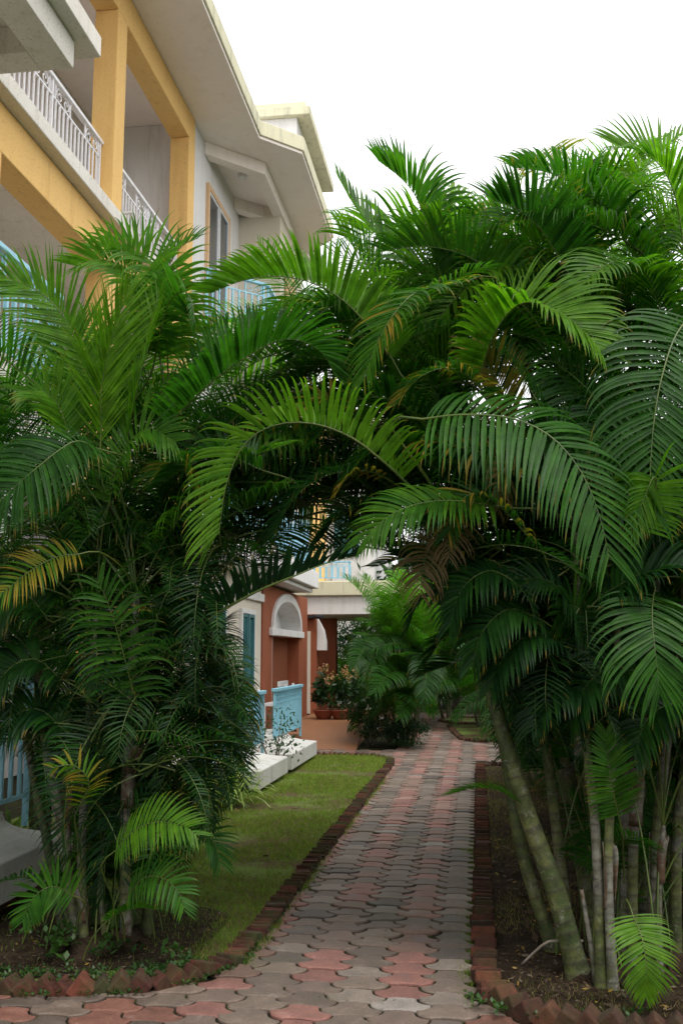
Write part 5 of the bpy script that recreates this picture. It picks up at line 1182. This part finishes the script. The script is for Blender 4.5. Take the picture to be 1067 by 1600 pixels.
def leafcloud(r, cens, rads, n, size, tone, z0=-1e9, asp=0.42):
    # leaf-sized folded quads spread through the volume of several lumps
    cens = np.array(cens, float); rads = np.array(rads, float); p = (rads[:, 0]*rads[:, 1]*rads[:, 2])**0.75; p /= p.sum()
    k = r.choice(len(cens), n, p=p); d = nrm(r.normal(size=(n, 3))); rad = r.random(n)**0.42
    P = cens[k]+d*rads[k]*rad[:, None]*(1+0.18*r.normal(size=(n, 1))*0.6)
    a = nrm(d*0.5+r.normal(size=(n, 3))*0.8+np.array([0, 0, -0.25])); s = nrm(np.cross(a, r.normal(size=(n, 3)))); L = size*r.uniform(0.6, 1.3, n)[:, None]
    nn = np.cross(a, s)
    V_ = np.stack([P, P+a*L*0.5+s*L*asp/2+nn*L*0.06, P+a*L, P+a*L*0.5-s*L*asp/2+nn*L*0.06], 1)
    lump = r.normal(0, 0.13, len(cens))
    C_ = np.zeros((n, 4, 4)); C_[..., 3] = 1; C_[..., 1] = np.clip(tone+lump[k]+r.normal(0, 0.12, n), 0, 1)[:, None]
    keep = P[:, 2] > z0
    V_, C_ = V_[keep], C_[keep]
    return V_.reshape(-1, 3), np.arange(len(V_)*4).reshape(-1, 4), C_.reshape(-1, 4)
def shrub(name, base, w, h, n, size, tone, label, cat, seed, mat='shrub', flowers=0, fmat='whiteflower', fsize=0.03, group=None, fz=(0.5, 1.0)):
    r = np.random.default_rng(seed); k = 9
    cens = np.stack([r.normal(0, w*0.33, k), r.normal(0, w*0.33, k), h*r.uniform(0.25, 0.85, k)], 1); rads = np.stack([w*r.uniform(0.22, 0.42, k)]*2+[h*r.uniform(0.16, 0.3, k)], 1)
    V_, Q, C_ = leafcloud(r, cens, rads, n, size, tone, 0.01)
    o = empty(name, base, label, cat, group); link('foliage', fastmesh('foliage', V_, Q, None, C_, [M[mat]], smooth=False), o)
    sm = MB()
    for i in range(7):
        c = cens[i]; sm.tube(smoothcurve([(c[0]*0.15, c[1]*0.15, 0), (c[0]*0.5, c[1]*0.5, c[2]*0.5), c], 8), np.linspace(0.012, 0.004, len(smoothcurve([(c[0]*0.15, c[1]*0.15, 0), (c[0]*0.5, c[1]*0.5, c[2]*0.5), c], 8)))*(h/0.8), 5)
    sm.build('branches', M['bark'], o, smooth=True)
    if flowers:
        cc = cens[r.choice(k, flowers)]+nrm(r.normal(size=(flowers, 3)))*w*0.3; cc[:, 2] = h*r.uniform(fz[0], fz[1], flowers)
        fv, fq, fc = leafcloud(r, cc, np.full((flowers, 3), fsize*1.2), flowers*9, fsize, 0.5, 0.01, 0.7)
        link('flowers', fastmesh('flowers', fv, fq, None, fc, [M[fmat]], smooth=False), o)
    return o
p = at(352, 1262, Z=0.0)
strap_plant('variegated_plant', (p[0], p[1], 0.02), 190, 0.62, 0.011, M['varieg'], 'yellow striped strap leaf plant at the lawn edge beside the nearer white plinth', 'plant', 31)
strap_plant('variegated_plant', (p[0]-0.42, p[1]+0.75, 0.02), 140, 0.6, 0.011, M['varieg'], 'second yellow striped plant, behind the first, half hidden by the left palm', 'plant', 32)
p = at(20, 1330, X=-3.0)
strap_plant('variegated_plant', (-3.25, 6.75, 0.02), 120, 0.5, 0.012, M['varieg'], 'yellow green strap leaf plant behind the blue railing at the left edge', 'plant', 33, tone=(0.1, 0.6))
shrub('railing_shrub', (-2.50, 12.50, 0.10), 0.55, 0.75, 420, 0.055, 0.45, 'thin leggy shrub growing between the two white plinths', 'shrub', 41)
shrub('flowering_shrub', (-1.72, 16.75, 0.0), 0.56, 0.66, 2600, 0.045, 0.3, 'dark shrub with small white flowers at the foot of the bushy palm', 'shrub', 42, flowers=16, fsize=0.028)
shrub('low_shrub', (-1.15, 16.7, 0.0), 0.8, 0.45, 2600, 0.05, 0.25, 'low dark shrub on the path side of the bushy palm', 'shrub', 43)
shrub('low_shrub', (0.42, 17.0, 0.0), 0.4, 0.4, 700, 0.06, 0.75, 'small light green shrub at the corner of the pointed grass island', 'shrub', 44)
def potted(base, seed, label, h, flowers, tone, fm='flower', rr=0.20):
    o = empty('potted_plant', base, label, 'potted plant', 'potted plants on the terrace'); r = np.random.default_rng(seed)
    m = MB(); prof = [(0.62, 0), (0.80, 0.16), (0.95, 0.32), (1.0, 0.36), (1.08, 0.365), (1.08, 0.42), (0.98, 0.42), (0.94, 0.36)]
    n = 20; vs = []; 
    for q, z in prof: vs += [(q*rr*math.cos(2*math.pi*i/n), q*rr*math.sin(2*math.pi*i/n), z*rr*2.1) for i in range(n)]
    f = [tuple(range(n))[::-1]]+[(k*n+i, k*n+(i+1) % n, (k+1)*n+(i+1) % n, (k+1)*n+i) for k in range(len(prof)-1) for i in range(n)]+[tuple(range((len(prof)-1)*n, len(prof)*n))]
    m.add(vs, f); m.build('pot', M['pot'], o, smooth=True)
    k = 8; z0 = rr*0.85
    cens = np.stack([r.normal(0, 0.09, k), r.normal(0, 0.09, k), z0+h*r.uniform(0.2, 0.85, k)], 1); rads = np.stack([r.uniform(0.08, 0.16, k)]*2+[h*r.uniform(0.14, 0.24, k)], 1)
    v, q, c = leafcloud(r, cens, rads, 420, 0.13, tone, 0.05, 0.35); link('foliage', fastmesh('foliage', v, q, None, c, [M['shrub']], smooth=False), o)
    if flowers:
        cc = np.stack([r.normal(0, 0.16, flowers), r.normal(0, 0.12, flowers), z0+h*r.uniform(0.72, 1.08, flowers)], 1)
        v, q, c = leafcloud(r, cc, np.tile([0.05, 0.05, 0.12], (flowers, 1)), flowers*30, 0.045, 0.5, 0.05, 0.6); link('flowers', fastmesh('flowers', v, q, None, c, [M[fm]], smooth=False), o)
    return o
p = at(506, 1118, Y=19.1); potted((p[0], 19.1, 0.30), 51, 'clay pot with tall dark leaves and two orange flower spikes, nearest the porch pillar', 0.75, 3, 0.25)
p = at(532, 1118, Y=19.1); potted((p[0], 19.1, 0.30), 52, 'clay pot with a big spray of peach orange flowers, right of the other pot', 0.72, 9, 0.3)
p = at(557, 1118, Y=19.5); potted((p[0], 19.5, 0.30), 53, 'half hidden clay pot with dark foliage behind the flowering shrub', 0.6, 2, 0.15)
def tree(base, h, crown_r, n, size, tone, label, seed, group='trees closing the view', lumps=16, low=0.3):
    r = np.random.default_rng(seed); o = empty('broadleaf_tree', (*base, 0), label, 'tree', group)
    m = MB(); th = h*0.62
    P = smoothcurve([(0, 0, 0), (r.normal(0, .12), r.normal(0, .12), th*0.5), (r.normal(0, .2), r.normal(0, .2), th)], 14); m.tube(P, np.linspace(0.16, 0.07, len(P))*h/6, 8)
    cens = []; rads = []
    for k in range(lumps):
        a = r.uniform(0, 6.28); q = crown_r*0.75*math.sqrt(r.random()); z = h*r.uniform(low, 0.88); c = (q*math.cos(a), q*math.sin(a), z); cens.append(c)
        s = crown_r*r.uniform(0.26, 0.45); rads.append((s, s, s*0.75))
        b = P[int(len(P)*0.55)]; B = smoothcurve([b, (np.array(c)*0.5+b*0.5)+np.array([0, 0, -0.1]), c], 6); m.tube(B, np.linspace(0.05, 0.015, len(B))*h/6, 5)
    m.build('trunk', M['bark'], o, smooth=True)
    v, q, c = leafcloud(r, cens, rads, n, size, tone, 0.05); link('crown', fastmesh('crown', v, q, None, c, [M['shrub']], smooth=False), o)
    return o
TL = ['dense dark tree closing the view behind the bushy palm', 'broad tree behind the end of the path', 'tree behind the palms right of the grass islands', 'tree rising behind the pale porch canopy', 'tall dark tree behind the right hand palms', 'bushy dark tree deep behind the right bed', 'low spreading tree behind the right bed', 'dark tree behind the far right edge']
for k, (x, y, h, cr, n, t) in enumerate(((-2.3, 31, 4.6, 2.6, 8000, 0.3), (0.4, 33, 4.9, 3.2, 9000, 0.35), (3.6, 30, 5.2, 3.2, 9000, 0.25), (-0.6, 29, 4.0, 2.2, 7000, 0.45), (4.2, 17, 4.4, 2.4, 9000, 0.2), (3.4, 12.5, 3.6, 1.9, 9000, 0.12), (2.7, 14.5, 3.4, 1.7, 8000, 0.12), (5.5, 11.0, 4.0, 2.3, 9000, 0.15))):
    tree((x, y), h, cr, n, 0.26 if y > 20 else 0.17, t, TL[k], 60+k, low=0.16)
for k, (x, y, h, cr, lb) in enumerate(((2.6, -5.5, 6.5, 3.0, 'unseen tree added behind the viewpoint on the right to block light'), (-0.8, -8.5, 7.0, 3.2, 'unseen tree added behind the viewpoint over the path to block light'), (5.6, -1.5, 6.5, 3.0, 'unseen tree added right of the viewpoint to block light'))):  # out of view, added to keep frontal light off the canes
    tree((x, y), h, cr, 5000, 0.32, 0.2, lb, 160+k, low=0.12, group='unseen trees added to block frontal light')
SL = ['dark hedge bush under the right palms, nearest the thick cane', 'dark hedge bush behind the right hand canes', 'dark hedge bush at the right edge behind the canes', 'dark hedge bush at the far end of the right bed', 'dark bush beside the far grass islands', 'dark bush closing the end of the path', 'tall dark bush behind the porch pillars']
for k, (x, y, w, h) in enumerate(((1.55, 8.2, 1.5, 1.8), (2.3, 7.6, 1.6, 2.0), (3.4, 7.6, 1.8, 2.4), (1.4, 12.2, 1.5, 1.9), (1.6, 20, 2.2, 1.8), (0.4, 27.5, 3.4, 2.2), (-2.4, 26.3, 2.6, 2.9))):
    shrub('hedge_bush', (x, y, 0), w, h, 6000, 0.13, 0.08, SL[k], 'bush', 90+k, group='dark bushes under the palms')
